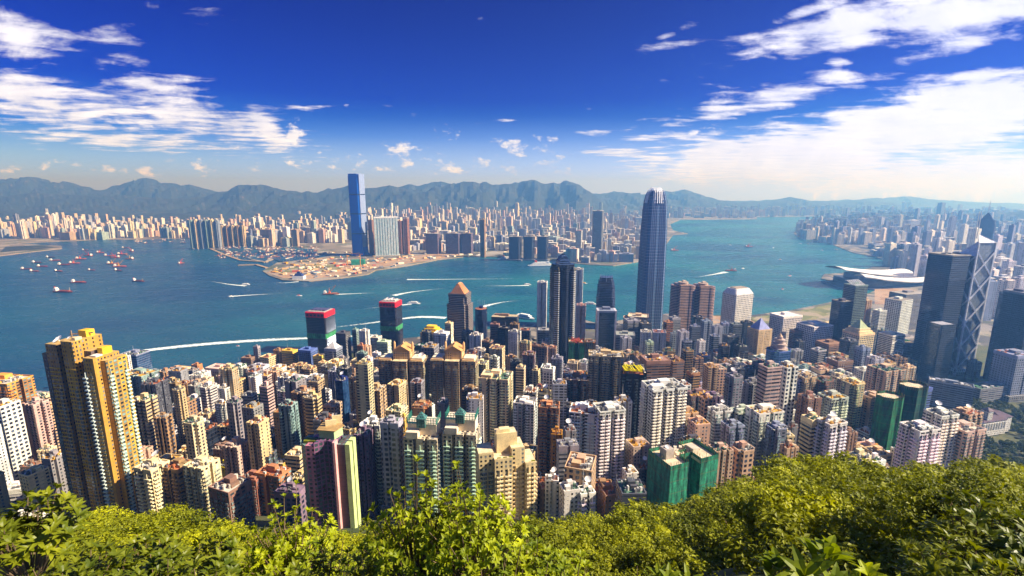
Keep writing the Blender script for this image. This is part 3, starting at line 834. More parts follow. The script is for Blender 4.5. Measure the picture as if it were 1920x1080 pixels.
# ------------------------------------------------------------------ landmarks, each with its own builder
def base_of(px, py, Y, rot, label, cat, name, hero, half=20):
    X, _, zt = at(px, py, Y); g = max(seat(X, Y, half * .7), -6); h = zt - g
    r = thing(name, (X, Y, g), R(rot), label, cat); FOOT.append((X, Y, half * 1.1)); sil(X, Y, g, zt, half)
    if hero: HERO.append((px, py, hero))
    return r, h, X, g
def gold_tower():
    r, h, X, g = base_of(152, 640, 350, -12, 'towering golden yellow apartment tower with dark recesses beside the left edge', 'apartment tower', 'apartment_tower', 'golden tower', 32); r.scale = (.80, .80, 1)
    yc = lin('e2b42c'); br = lin('a07c48'); gr = lin('6a5a58')
    def seg(nm, x0, x1, y0, y1, hh, sty, col, zb=-30):
        mb = MB(); mb.prism(rect(x1 - x0, y1 - y0, (x0 + x1) / 2, (y0 + y1) / 2), zb, hh, cap=False); mb.build(nm, sty, r, col)
        m2 = MB(); m2.face([(x0, y0, hh), (x1, y0, hh), (x1, y1, hh), (x0, y1, hh)]); m2.build('roof', 'roofm', r, lin('b89a60'))
    seg('wall', -37, -25, -9, 12, h - 9, 'res2', gr); seg('wall', -25, -12, -13, 12, h, 'resw', br); seg('wall', -12, -6, -6, 12, h - 2, 'res', gr)
    seg('wall', -6, 7, -13, 14, h + 3, 'resw', lin('c0923a')); seg('wall', 7, 15, -4, 14, h - 6, 'res2', gr); seg('wall', 15, 27, -12, 12, h - 9, 'resw', lin('c8983a')); seg('wall', 27, 33, -6, 14, h - 12, 'res2', lin('d8a83c'))
    n = int((h - 40) / 3.1)
    for (x0, x1, y) in ((-24, -13, -13), (-5, 6, -13)):
        b = MB()
        for k in range(1, n + 8): b.box((x0 + x1) / 2, y - .3, k * 3.1, x1 - x0 + .8, .6, .45)
        b.build('ledge_strip', 'paint', r, yc)
        stack(r, (x0 + 6.5, y), (x0 + 10, y), h - 30, 3.1, 'bay_window', lin('c8b090'), pr=.9)
    for y in (-9, -3, 3, 8): stack(r, (7, y - 2), (7, y + 2), h - 26, 3.1, 'bay_window', lin('d8b060'), pr=.9)
    stack(r, (14.2, -12), (18.6, -12), h - 18, 3.1, 'balcony', lin('c8d4cc'), pr=2.4, part=1.0)
    stack(r, (20.5, -12), (24, -12), h - 18, 3.1, 'bay_window', lin('e0c070'), pr=.5)
    for y in (-3.4, 11.4): stack(r, (33, y - 2.4), (33, y + 2.4), h - 16, 3.1, 'balcony', lin('b8ccc0'), pr=1.6)
    for y in (-6, 1, 8): stack(r, (-37, y + 2.4), (-37, y - 2.4), h - 14, 3.1, 'bay_window', lin('4a6470'), pr=1.2)
    for x in (-32, -28): stack(r, (x - 1.6, -9), (x + 1.6, -9), h - 14, 3.1, 'bay_window', lin('5a6470'), pr=1.0)
    dish(r, -20, -4, h, 4.2); dish(r, -20.5, 5, h - .2, 2)
    c = MB(); c.tube((-12, 0, h + 5), (8, 6, h + 6), .7, 4); c.tube((-10, 0, h + 2), (-10, 0, h + 8), .5, 4); c.tube((4, 5, h + 2), (4, 5, h + 7), .5, 4); c.build('gantry', 'metal', r, lin('a89070'))
    hut(r, 0, 6, h + 3, 9, 8, 5, yc, 'lift_house'); hut(r, 4, -6, h + 3, 4, 6, 2, lin('d8c8a0')); hut(r, 21, 4, h - 9, 6, 9, 5, yc); hut(r, 22, -5, h - 9, 7, 6, 1, lin('e8e0d0'), 'roof_deck')
gold_tower()
def icc():
    r, h, X, g = base_of(667, 326, 3000, -16, 'very tall blue glass skyscraper rising alone above the far shore', 'skyscraper', 'glass_skyscraper', 'tall blue skyscraper', 45)
    P = lambda s, c=.17: chamf(s, s, s * c)
    mb = MB(); mb.loft([(0, P(104)), (20, P(84)), (60, P(76)), (h * .85, P(74)), (h - 8, P(66)), (h - 8, P(58))], cap=True); mb.build('shaft', 'iccg', r, lin('3a60b0'))
    for s in (1, -1):
        m = MB(); m.prism(rect(.8, 58, s * 37.6, 0), 0, h); m.build('side_screen', 'paint', r, lin('8494b8'))
        m = MB(); m.prism(rect(58, .8, 0, s * 37.6), 0, h); m.build('front_screen', 'iccg', r, lin('2a58b8'))
    for z in (.28, .52, .75):
        m = MB(); m.prism(P(77.5), h * z, h * z + 6, cap=True, bottom=True); m.build('service_band', 'glass', r, lin('1c2c50'))
icc()
def ifc2():
    r, h, X, g = base_of(1230, 353, 1330, 8, 'tallest rounded grey blue skyscraper with a pale clawed crown by the harbour', 'skyscraper', 'rounded_skyscraper', 'clawed skyscraper', 36)
    S = 59
    def P(k):
        s = S * k / 2; c = s * .30; c2 = s * .12; q = [(-s + c, -s), (s - c, -s), (s - c2, -s + c2), (s, -s + c)]; out = []
        for t in range(4): a = t * math.pi / 2; out += [(x * math.cos(a) - y * math.sin(a), x * math.sin(a) + y * math.cos(a)) for x, y in q[:3]]
        return out
    lv = [(0, 1.02), (.5, 1.0), (.64, .975), (.76, .95), (.76, .93), (.86, .90), (.86, .875), (.92, .83), (.92, .80), (.955, .72), (.975, .62), (.985, .55)]
    mb = MB(); mb.loft([(z * h, P(k)) for z, k in lv]); mb.build('shaft', 'ifc', r, lin('6484ac'))
    rb = MB()
    for i in range(4):                                            # dark recess down each side, mullion ribs either side
        a = i * math.pi / 2
        for off in (-.36, -.27, -.18, -.09, .09, .18, .27, .36):
            for (z0, k0), (z1, k1) in zip(lv[:-1], lv[1:]):
                if z1 <= z0: continue
                def pt(k, z): x, y = off * S * k, -S * k / 2 - .4; return (x * math.cos(a) - y * math.sin(a), x * math.sin(a) + y * math.cos(a), z * h)
                rb.tube(pt(k0, z0), pt(k1, z1), .55, 4)
    rb.build('mullions', 'metal', r, lin('6c7292'))
    fl = MB(); z = 20
    while z < h * .95:
        k = lerp_tab(lv, z / h, 1); fl.prism(grow(P(k), 1.012), z, z + 1.1, bottom=True); z += 8.4
    fl.build('floor_bands', 'metal', r, lin('8a96b0'))
    cl = MB()
    for i in range(28):
        a = 2 * math.pi * i / 28; r0, r1, r2 = S * .46, S * .36, S * .20
        cs, sn = math.cos(a), math.sin(a)
        cl.tube((r0 * cs, r0 * sn, h * .90), (r1 * cs, r1 * sn, h * .975), 1.5, 4); cl.tube((r1 * cs, r1 * sn, h * .975), (r2 * cs, r2 * sn, h * 1.005), 1.5, 4, .5)
    cl.build('crown', 'paint', r, (.85, .86, .9))
ifc2()
def ifc1():
    r, h, X, g = base_of(1137, 519, 1150, -10, 'dark blue glass tower with small upright fins on its stepped top', 'office tower', 'glass_tower', 'dark finned tower', 26)
    S = 45; P = lambda k: chamf(S * k, S * k, S * k * .14)
    mb = MB(); mb.loft([(-12, P(1)), (h * .74, P(1)), (h * .74, P(.95)), (h * .88, P(.92)), (h * .88, P(.87)), (h * .95, P(.82)), (h * .95, P(.72)), (h, P(.68))]); mb.build('shaft', 'glass', r, lin('5a6690'))
    f = MB()
    for i in range(24):
        p = ring(S * .36, 24)[i]; f.tube((*p, h * .95), (p[0] * .92, p[1] * .92, h * 1.03), .6, 4, .3)
    f.build('crown', 'paint', r, (.6, .62, .68))
    r, h, X, g = base_of(1137, 580, 1000, -4, 'dark glass slab framed in pale grey standing before the finned tower', 'office tower', 'framed_office_tower', None, 22)
    mb = MB(); mb.prism(rect(34, 26), -12, h - 3); mb.build('shaft', 'glass', r, lin('3a4a5c'))
    for s in (-1, 1): m = MB(); m.box(s * 18.5, 0, -12, 4, 27.5, h + 12); m.build('side_wall', 'paint', r, lin('c0bcc8'))
    m = MB(); m.box(0, 0, h - 4, 32.9, 27, 4); m.build('top_beam', 'paint', r, lin('8890a4')); hut(r, 0, 2, h, 16, 12, 5, lin('707488'), 'lift_house')
ifc1()
def center():
    r, h, X, g = base_of(1056, 480, 880, 12, 'tall dark mirrored star shaped tower with stepped glass pyramids on top', 'office tower', 'mirrored_tower', 'mirrored star tower', 24); r.scale = (.88, .88, 1)
    sq = [rect(40, 40, rot=0), rect(40, 40, rot=math.pi / 4)]; pts = []
    for i in range(16):
        a = 2 * math.pi * i / 16 + math.pi / 16 * 0; rr = 25.5 if i % 2 == 0 else 20.5; pts.append((rr * math.cos(a), rr * math.sin(a)))
    mb = MB(); mb.loft([(-12, pts), (h - 14, pts)]); mb.build('shaft', 'glass', r, lin('2c3450'))
    for k in range(4):                                            # corner bays, reflections painted into their colour, carried on silver ladders
        a = math.pi / 4 + k * math.pi / 2; cx, cy = 23 * math.cos(a), 23 * math.sin(a)
        m = MB(); m.prism(rect(10, 10, cx, cy, a), -12, h - 24); m.loft([(h - 24, rect(10, 10, cx, cy, a)), (h - 14, rect(.4, .4, cx, cy, a))]); m.build('corner_bay', 'painted_mirror', r, lin('9aa4a8'))
        m = MB()
        for z in range(0, int(h - 26), 4): m.prism(rect(10.7, 10.7, cx, cy, a), z, z + 1.2, bottom=True)
        m.build('corner_bands', 'paint', r, lin('b8bcc4'))
    m = MB(); m.loft([(h - 14, rect(26, 26)), (h - 8, rect(20, 20)), (h - 8, rect(23, 23)), (h - 2, rect(14, 14)), (h - 2, rect(17, 17)), (h + 5, rect(3, 3))]); m.build('crown', 'glass', r, lin('3a5a90'))
    mast(r, 0, 0, h + 6, 46, .5)
def painted_mirror_mat():
    m, t, p, o = newmat('painted_reflections'); uv = t.new('ShaderNodeUVMap').outputs[0]
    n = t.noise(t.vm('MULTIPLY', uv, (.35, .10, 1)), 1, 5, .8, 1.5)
    c = t.ramp(n, [(.35, (.01, .015, .02)), (.50, (.07, .07, .05)), (.58, (.40, .32, .16)), (.7, (.72, .68, .55))])  # patchy bright and dark reflections put into the base colour
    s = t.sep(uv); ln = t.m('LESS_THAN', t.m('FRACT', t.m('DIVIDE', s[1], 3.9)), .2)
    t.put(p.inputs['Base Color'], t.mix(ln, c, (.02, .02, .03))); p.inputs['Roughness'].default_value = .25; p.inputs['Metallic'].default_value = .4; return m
M['painted_mirror'] = painted_mirror_mat()
center()
def boc():
    r, h, X, g = base_of(1836, 440, 960, 5, 'tall prism tower of dark glass with white crossed bracing', 'skyscraper', 'prism_skyscraper', 'cross braced prism tower', 30)
    S = 37; a = S / 2; C = (0, 0); c4 = [(-a, -a), (a, -a), (a, a), (-a, a)]
    hs = [h, h * .45, h * .60, h * .95]; lit = lin('a8adb8')
    W = (.82, .82, .85)
    for i in range(4):
        p, q = c4[i], c4[(i + 1) % 4]; H = hs[i]; Ht = H - (14 if i == 0 else 26)
        mb = MB(); pts = [p, q, C]
        mb.face([(*p, 18), (*q, 18), (*q, Ht), (*p, Ht)], [(0, 0), (S, 0), (S, Ht), (0, Ht)])
        mb.face([(*q, 18), (*C, 18), (*C, H), (*q, Ht)], [(0, 0), (28, 0), (28, H), (0, Ht)])
        mb.face([(*C, 18), (*p, 18), (*p, Ht), (*C, H)], [(0, 0), (28, 0), (28, Ht), (0, H)])
        mb.build('prism', 'bocg', r, lin('7c8498')); 
        rf = MB(); rf.face([(*p, Ht), (*q, Ht), (*C, H)]); rf.build('sloped_roof', 'paint', r, W)
        b = MB(); off = .6; nx, ny = (q[1] - p[1]) / S * off, -(q[0] - p[0]) / S * off
        P0 = (p[0] + nx, p[1] + ny); Q0 = (q[0] + nx, q[1] + ny)
        b.tube((*P0, 0), (*P0, Ht), 1.4, 4); b.tube((*Q0, 0), (*Q0, Ht), 1.4, 4)
        z = 18; mod = 48
        while z + mod * .6 < Ht:
            z1 = min(z + mod, Ht); b.tube((*P0, z), (*Q0, z1), 1.7, 4); b.tube((*Q0, z), (*P0, z1), 1.7, 4); z = z1
        b.tube((*P0, Ht), (*Q0, Ht), .9, 4)
        for u, hu in ((p, Ht), (q, Ht)):
            b.tube((*u, hu), (*C, H), .8, 4)
        b.build('bracing', 'paint', r, W)
    b = MB()
    z = 60
    while z < h * .7: b.tube((-a, -a, z), (0, 0, z + 40), .7, 4); b.tube((0, 0, z - 8), (-a, a, z - 48), .7, 4); z += 52
    b.build('bracing', 'paint', r, lin('9aa0b4'))
    m = MB(); m.prism(rect(44, 44), 10, 18, bottom=True); m.build('base_frame', 'grid', r, W)
    for x in (-20, 20):
        for y in (-20, 20): m = MB(); m.box(x, y, -12, 3, 3, 22); m.build('base_column', 'paint', r, W)
    m = MB(); m.box(0, 0, -12, 34, 34, 22); m.build('lobby', 'grid', r, lin('908c94'))
    mast(r, -5, 3, h - 8, 54, 1.0); mast(r, 2, 5, h - 8, 54, 1.0)
def bocmat():
    m = facade('prism_glazing', 2.2, 4, .9, .86, (.22, .26, .30), (.40, .43, .46), rough=.2, metal=.35, blind=0, vary=2); return m
M['bocg'] = bocmat()
boc()
def ckc():
    r, h, X, g = base_of(1780, 476, 960, 10, 'broad square dark glass tower with a flat top left of the braced prism tower', 'office tower', 'dark_glass_tower', 'broad dark glass tower', 30)
    mb = MB(); mb.loft([(-12, chamf(48, 48, 3)), (h, chamf(48, 48, 3))]); mb.build('shaft', 'glass', r, lin('5c6478'))
    m = MB(); m.prism(chamf(49, 49, 3), h - 1.6, h + 1, bottom=True); m.build('rim', 'paint', r, lin('a8a094'))
    m = MB(); m.prism(chamf(48.8, 48.8, 3), h * .42, h * .42 + 4, bottom=True); m.build('service_band', 'glass', r, lin('20242c'))
    for i in range(5): hut(r, -16 + i * 8, random.uniform(-10, 10), h, 5, 9, 3, lin('888888'), 'roof_plant_box')
    r, h, X, g = base_of(1766, 606, 900, 10, 'lower dark glass annex in front of the broad dark tower', 'office tower', 'dark_glass_tower', None, 20)
    mb = MB(); mb.prism(chamf(36, 30, 2), -12, h, cap=True); mb.build('shaft', 'glass', r, lin('3c4258')); m = MB(); m.face([(-14, -11, h + .3), (14, -11, h + .3), (14, 11, h + .3), (-14, 11, h + .3)]); m.build('roof', 'roofm', r, lin('a0a0ac'))
ckc()
def right_black():
    r, h, X, g = base_of(1930, 550, 900, 8, 'broad black office tower at the right edge of the picture', 'office tower', 'black_office_tower', 'broad black tower', 40)
    mb = MB(); mb.prism(notched(62, 54, 1, 1, 3, 2), -12, h, cap=True); mb.build('shaft', 'glass', r, lin('2a2a3c'))
    m = MB(); m.prism(rect(56, 48), h + .02, h + 4); m.build('roof_plant', 'roofm', r, lin('8a8690')); hut(r, -12, 4, h + 4, 18, 16, 4, lin('6a6874'))
right_black()
def cplaza():
    r, h, X, g = base_of(1851, 412, 2350, 20, 'dark blue far tower with a glass pyramid and tall needle spire', 'skyscraper', 'spired_skyscraper', 'spired tower', 40)
    P = lambda k: [(math.cos(t) * 36 * k, math.sin(t) * 36 * k) for t in [R(x) for x in (-100, -80, 20, 40, 140, 160)]]
    mb = MB(); mb.loft([(0, P(1)), (h - 18, P(1)), (h - 18, P(.9)), (h, P(.9))]); mb.build('shaft', 'glass', r, lin('5a6494'))
    m = MB(); m.loft([(h, P(.7)), (h + 34, P(.06))]); m.build('crown', 'glass', r, lin('8088a8')); mast(r, 0, 0, h + 30, 62, 1.5)
cplaza()
def pagoda_black():
    r, h, X, g = base_of(862, 548, 1130, -14, 'black banded tower with a pointed pink gabled roof at the waterfront', 'office tower', 'gabled_office_tower', 'gabled black tower', 34)
    mb = MB(); mb.prism(cross(54, 48, .72, .72), -12, h - 26); mb.prism(cross(46, 42, .72, .72), h - 26, h - 6, bottom=True); mb.prism(rect(44, 40), h - 6, h, bottom=True); mb.build('shaft', 'blackband', r, lin('b8a8a0'))
    rf = MB(); W, D, H = 36, 34, 24
    for s in (1,):
        a, b = W / 2, D / 2
        rf.face([(-a, -b, h), (a, -b, h), (0, -b * .55, h + H)]); rf.face([(a, -b, h), (a, b, h), (0, b * .55, h + H), (0, -b * .55, h + H)])
        rf.face([(a, b, h), (-a, b, h), (0, b * .55, h + H)]); rf.face([(-a, b, h), (-a, -b, h), (0, -b * .55, h + H), (0, b * .55, h + H)])
    rf.build('gabled_roof', 'paint', r, lin('cf8a5a'))
    for y in (-8, 0, 8):
        for s in (-1, 1):
            m = MB(); m.tube((s * 17, y, h + 2), (s * 3, y, h + 22), 1, 4); m.build('roof_rib', 'paint', r, lin('e0a878'))
M['blackband'] = facade('black_with_pale_bands', 40, 4.2, .99, .72, (.010, .010, .016), (.03, .03, .05), rough=.25, blind=0)
pagoda_black()
def redtop(px, py, Y, label, k, mastq):
    r, h, X, g = base_of(px, py, Y, -10, label, 'office tower', 'red_topped_tower', None, 26)
    mb = MB(); mb.prism(chamf(52 * k, 46 * k, 2.5), -12, h - 12, cap=False); mb.build('shaft', 'glass', r, lin('4a3c44'))
    t = MB(); t.prism(chamf(53 * k, 47 * k, 2.5), h - 12, h, bottom=True); t.build('top_band', 'paint', r, (.75, .015, .03))
    for x in np.linspace(-19 * k, 19 * k, 5): m = MB(); m.box(x, -23.6 * k, h - 9, 6 * k, .5, 5); m.build('louvre', 'paint', r, (.08, .02, .03))
    t = MB(); t.prism(chamf(52.8 * k, 46.8 * k, 2.5), h * .36, h * .36 + 12, bottom=True); t.build('garden_band', 'net', r, (.03, .22, .08))
    t = MB(); t.prism(rect(44 * k, 38 * k), h, h + 1.5); t.build('roof', 'roofm', r, lin('a9a29a'))
    for i in range(4): hut(r, (-15 + i * 10) * k, 2, h + 1.5, 7 * k, 22 * k, 2.5, lin('4a4a70' if not mastq else 'c8c0bc'), 'roof_plant_box')
    if mastq: dish(r, 8, 0, h + 3, 6); dish(r, -8, 4, h + 3, 5); mast(r, 0, 4, h + 2, 14, .4)
redtop(600, 582, 1130, 'left of two dark waterfront towers topped with a bright red band', 1.0, False); HERO.append((600, 582, 'left red topped tower'))
redtop(732, 564, 1180, 'right of two dark waterfront towers topped with a bright red band', .86, True); HERO.append((732, 564, 'right red topped tower'))
def prow():
    r, h, X, g = base_of(612, 822, 300, -4, 'pink and pale green apartment tower with a concave curved front', 'apartment tower', 'apartment_tower', 'curved pink and green tower', 18)
    pk = lin('c87f92'); gn = lin('c4d48c'); dg = lin('7f9c86')
    left = [(-17, -3), (-10, -7), (-7, -6.4), (-7, 8), (-16, 8)]
    m = MB(); m.prism([(-17.5, -1), (-11.5, -7), (-11.5, 9), (-17.5, 9)], -30, h - 3); m.build('green_wing', 'res2', r, dg)
    m = MB(); m.prism([(-11.5, -7), (-5.5, -7), (-5.5, 9), (-11.5, 9)], -30, h - 2); m.build('pink_wing', 'res', r, pk)
    arc = [(-5.5 + 13.5 * t, -7.0 + 4.2 * math.sin(math.pi * t) - 0 * t) for t in np.linspace(0, 1, 9)]
    m = MB(); m.prism(arc[:] + [(8, 9), (-5.5, 9)], -30, h, mi=0); m.build('curved_wall', 'resq', r, lin('86567c'))
    m = MB(); m.prism(rect(1.6, 5, 8.8, -6.5), -30, h + 2); m.build('edge_fin', 'paint', r, lin('e8a8a4'))
    m = MB(); m.prism(rect(5.5, 14, 12.4, 1), -30, h - 1); m.build('dark_wing', 'res2', r, lin('5a4a4c'))
    for y, s in ((-4, 0), (2, 1)): m = MB(); m.prism(rect(3.2, 4.5, 16.8 , y), -30, h - .5); m.build('green_fin', 'paint', r, gn)
    m = MB(); m.prism([(-5, 0), (6, -1), (9, 6), (2, 12), (-6, 9)], h, h + 6, bottom=True); m.build('roof_house', 'paint', r, lin('a8c08c'))
    m = MB(); m.prism([(-6, -1), (7, -2), (10, 7), (2, 13), (-7, 10)], h + 6, h + 6.5, bottom=True); m.build('roof', 'roofm', r, lin('a88a5a'))
    m = MB(); m.box(1, 6, h + 6.5, 7, 1, 4, .4); m.box(4, 9, h + 6.5, 6, 1, 6, .4); m.build('roof_wall', 'paint', r, lin('e0cc9c'))
    for x in (-13, -9): m = MB(); m.prism(rect(4, 5, x, 0), h - 2.5, h - 1, bottom=True); m.build('roof_garden', 'leaf', r)
M['resq'] = facade('square_bay_wall', 3.0, 3.1, .70, .66, (.01, .014, .018), (.10, .16, .17), blind=0)
prow()
def castle(px, label, hero):
    r, h, X, g = base_of(px, 672, 600, -6, label, 'apartment tower', 'gabled_apartment_tower', hero, 30)
    c = lin('a88862'); P = lambda x0, x1, y0, y1: rect(x1 - x0, y1 - y0, (x0 + x1) / 2, (y0 + y1) / 2)
    for x0, x1, y0, hh in ((-30, -12.5, -10, h), (-10, 8.5, -14, h + 1), (11, 29, -10, h), (-12.5, -10, -4, h - 1), (8.5, 11, -4, h - 1)):
        m = MB(); m.prism(P(x0, x1, y0, 14), -12, hh, cap=False); m.build('wall', 'res2', r, c); m = MB(); m.face([(x0, y0, hh), (x1, y0, hh), (x1, 14, hh), (x0, 14, hh)]); m.build('roof', 'roofm', r, lin('d8c49a'))
    for x0, x1, y in ((-29, -22, -10), (-20, -14, -10), (-9, -1.5, -14), (0, 7.5, -14), (12, 19, -10), (21, 28, -10)): stack(r, (x0, y), (x1, y), h - 4, 3.1, 'bay_window', lin('b89a70'), part=.8, pr=.8)
    for y in (-6, 1, 8): stack(r, (29, y - 3), (29, y + 3), h - 4, 3.1, 'bay_window', lin('d8c08a'), part=.8, pr=1)
    w0 = lin('d8b078'); m = MB(); m.prism(P(-11, 11, -6, 12), h + 1, h + 12); m.build('pediment_house', 'resw', r, w0)
    m = MB()
    for s in (0,):
        m.face([(-12, -7, h + 12), (12, -7, h + 12), (0, -7, h + 19)]); m.face([(12, 13, h + 12), (-12, 13, h + 12), (0, 13, h + 19)]); m.face([(12, -7, h + 12), (12, 13, h + 12), (0, 13, h + 19), (0, -7, h + 19)]); m.face([(-12, 13, h + 12), (-12, -7, h + 12), (0, -7, h + 19), (0, 13, h + 19)])
    m.build('pediment_roof', 'paint', r, lin('c8985c'))
    for x in (-12, 0, 12): m = MB(); m.loft([(h + 10, ring(1.6, 8, cx=x, cy=3)), (h + 20, ring(1.6, 8, cx=x, cy=3)), (h + 22.5, ring(.3, 8, cx=x, cy=3))]); m.build('finial', 'paint', r, lin('d8b078'))
    for x in (-21, 20): m = MB(); m.box(x, 2, h, 14, 16, 3); m.build('roof_deck', 'paint', r, lin('e8dcc0')); m = MB(); m.box(x, -8, h, 16, 3, 1.4); m.build('parapet', 'paint', r, w0)
    if px < 800: dish(r, 24, 4, h + 3, 4)
castle(756, 'left of two broad tan apartment towers with gabled crowns', 'left gabled tan tower')
castle(852, 'right of two broad tan apartment towers with gabled crowns', 'right gabled tan tower')
def greencrown(px, py, label, hero):
    r, h, X, g = base_of(px, py, 335, -6, label, 'apartment tower', 'apartment_tower', hero, 13)
    cr = lin('e6d6bc'); m = MB(); m.prism(notched(25, 19, 2, 1, 2.4, 4), -30, h - 13); m.build('wall', 'res', r, lin('d4c4a8'))
    for x0, x1 in ((-12.2, -6.8), (-3.6, 3.4), (6.8, 12.2)): stack(r, (x0, -9.5), (x1, -9.5), h - 16, 3.1, 'balcony', lin('a8c4b0'), part=.85, pr=1.6)
    for y in (-6, 4): stack(r, (12.5, y - 3), (12.5, y + 3), h - 16, 3.1, 'balcony', lin('d8e4d0'), part=.85, pr=1.4)
    m = MB(); m.prism(rect(22, 12, 0, 2), h - 13, h - 4); m.build('roof_house', 'paint', r, cr); m = MB(); m.prism(rect(9, 8, -6, -6), h - 13, h - 8); m.build('roof_hut', 'paint', r, cr)
    gcol = lin('4fae98'); m = MB()
    for i in range(12):
        x = -11 + i * 2; m.box(x, -4.2, h - 4, .35, .35, 5)
    for k in range(3): m.box(0, -4.2, h - 3.2 + k * 2, 22.5, .35, .35)
    for i in range(7): m.box(-11.3, -4 + i * 2, h - 4, .35, .35, 5); m.box(11.3, -4 + i * 2, h - 4, .35, .35, 5)
    m.build('green_trellis', 'paint', r, gcol)
    m = MB(); m.prism(rect(6.5, 5, 0, -4), h - 6, h + 1); m.loft([(h + 1, rect(8, 6, 0, -4)), (h + 6, rect(.3, .3, 0, -4))], bottom=True); m.build('green_gable', 'glassr', r, gcol)
greencrown(793, 781, 'left of two cream apartment towers wearing a green trellis crown', 'left green crowned tower')
greencrown(865, 773, 'right of two cream apartment towers wearing a green trellis crown', 'right green crowned tower')
for px, lb in ((700, 'white and brown apartment tower striped by sun and shade, left of the lavender tower'), (733, 'lavender apartment tower with square windows between brown and yellow neighbours'), (752, 'narrow yellow apartment tower full of bay windows')):
    if px == 700: o = tower(700, 793, 46, 350, 'r', 'white', -8, .8, label=lb, plan='n2', extra=''); 
    elif px == 733: o = tower(734, 790, 42, 335, 'g', 'lav', -8, .7, label=lb, plan='n1', huts=3)
    else: o = tower(757, 787, 16, 350, 'r', 'gold', -8, 1.6, label=lb, plan='q')
tower(682, 812, 36, 340, 'w', 'mauve', -8, 1.0, label='dark maroon apartment tower behind the curved pink and green tower')
def stepped_cream():
    r, h, X, g = base_of(948, 838, 300, 12, 'stepped cream apartment tower with terraces and roof gardens', 'apartment tower', 'apartment_tower', 'stepped cream tower', 20)
    c = lin('ecd4a0'); P = lambda x0, x1, y0, y1: rect(x1 - x0, y1 - y0, (x0 + x1) / 2, (y0 + y1) / 2)
    for x0, x1, y0, hh in ((-19, -9, -5, h - 1), (-9, 3, -9, h - 4), (3, 12, -6, h + 1), (12, 19.5, -9, h - 9), (-6, 8, 0, h + 9)):
        m = MB(); m.prism(P(x0, x1, y0, 10), -30, hh, cap=False); m.build('wall', 'resw' if hh < h + 5 else 'paint', r, c); m = MB(); m.face([(x0, y0, hh), (x1, y0, hh), (x1, 10, hh), (x0, 10, hh)]); m.build('roof', 'roofm', r, lin('dcc8a0'))
        m = MB(); m.box((x0 + x1) / 2, y0 + .2, hh, x1 - x0, .4, 1.2); m.build('parapet', 'paint', r, c)
    for x0, x1, y in ((-17.5, -14, -5), (-13, -9.5, -5), (-8, -3.4, -9), (-2.4, 2.4, -9), (4, 8, -6), (8.6, 11.6, -6), (12.6, 15.6, -9), (16, 19, -9)): stack(r, (x0, y), (x1, y), h - 9, 3.1, 'bay_window' if y > -6 else 'balcony', lin('f0dcb0'), part=.9, pr=1.0)
    for y in (-5, 1, 6): stack(r, (19.5, y - 2.6), (19.5, y + 2.6), h - 12, 3.1, 'balcony', lin('f0dcb0'), pr=1.2)
    hut(r, 0, 5, h + 9, 7, 4, 2.5, c); m = MB(); m.loft([(h + 9, rect(6, .6, -4, 1)), (h + 12.5, rect(4, .4, -4, 1))]); m.build('gable_wall', 'paint', r, c)
    for x, y, z in ((-2, -8, h - 4), (2, -8, h - 4), (17.5, -7.5, h - 9), (-6, -8, h - 4)): m = MB(); m.prism(rect(2.6, 1.4, x, y), z, z + 1.2); m.build('roof_garden', 'leaf', r)
stepped_cream()
def netted(px, py, Y, w, d, rot, label, col, hero, top='rubble', hcut=0, half=18, lobes=False):
    r, h, X, g = base_of(px, py, Y, rot, label, 'netted building', 'scaffolded_building', hero, half)
    poly = notched(w, d, 1, 0, w * .26, d * .4) if not lobes else [(x * (1 + .10 * math.sin(i * 2.1)), y * (1 + .12 * math.cos(i * 1.7))) for i, (x, y) in enumerate(ring(w / 2, 22, d / 2))]
    m = MB(); m.prism(poly, -30, h + 1.5, cap=False); m.build('netting', 'net', r, col)
    m = MB(); m.prism(grow(poly, .96), h - 3, h - 1, bottom=False); m.build('roof', 'roofm', r, lin('d0bfa0'))
    m = MB(); rd = random.Random(px)
    for i in range(len(poly)):
        a, b = poly[i], poly[(i + 1) % len(poly)]; L = math.dist(a, b)
        for k in range(int(L / 1.6)):
            t = (k + .5) / max(1, int(L / 1.6)); x, y = a[0] + (b[0] - a[0]) * t, a[1] + (b[1] - a[1]) * t
            m.tube((x, y, h - 2), (x + rd.uniform(-.3, .3), y + rd.uniform(-.3, .3), h + rd.uniform(2, 5)), .12, 3)
    m.build('bamboo_poles', 'paint', r, lin('b8a040'))
    if top == 'rubble':
        m = MB()
        for i in range(26): m.box(rd.uniform(-.4, .4) * w, rd.uniform(-.05, .42) * d, h - 1, rd.uniform(.5, 4), rd.uniform(.5, 3), rd.uniform(.4, 2.4), rd.uniform(0, 1))
        m.build('roof_plant', 'paint', r, lin('d8c8b0')); hut(r, -w * .3, d * .1, h - 1, w * .16, d * .28, 7, lin('b0a49a'), 'lift_house'); hut(r, w * .22, d * .05, h - 1, w * .13, d * .3, 4, lin('c8bca8')); dish(r, -w * .3, d * .1, h + 6, 1.6)
    elif top == 'rebar':
        m = MB()
        for i in range(40): m.tube((rd.uniform(-.4, .4) * w, rd.uniform(-.4, .4) * d, h - 1), (rd.uniform(-.45, .45) * w, rd.uniform(-.45, .45) * d, h + rd.uniform(2, 6)), .5, 4)
        m.build('red_rebar', 'paint', r, lin('c85848'))
netted(1281, 850, 315, 42, 24, 22, 'building wrapped in green netting with a cluttered open roof, above the tree line', (.012, .15, .085), 'green netted building', half=22)
netted(1081, 640, 800, 27, 22, -6, 'box tower wrapped in dark green netting with red rebar on top', (.002, .11, .05), 'green box tower', 'rebar', half=14)
netted(1668, 742, 480, 26, 20, 10, 'shorter of two green shrouded towers beside the peach tower', (.004, .10, .035), None, 'none', half=12, lobes=True)
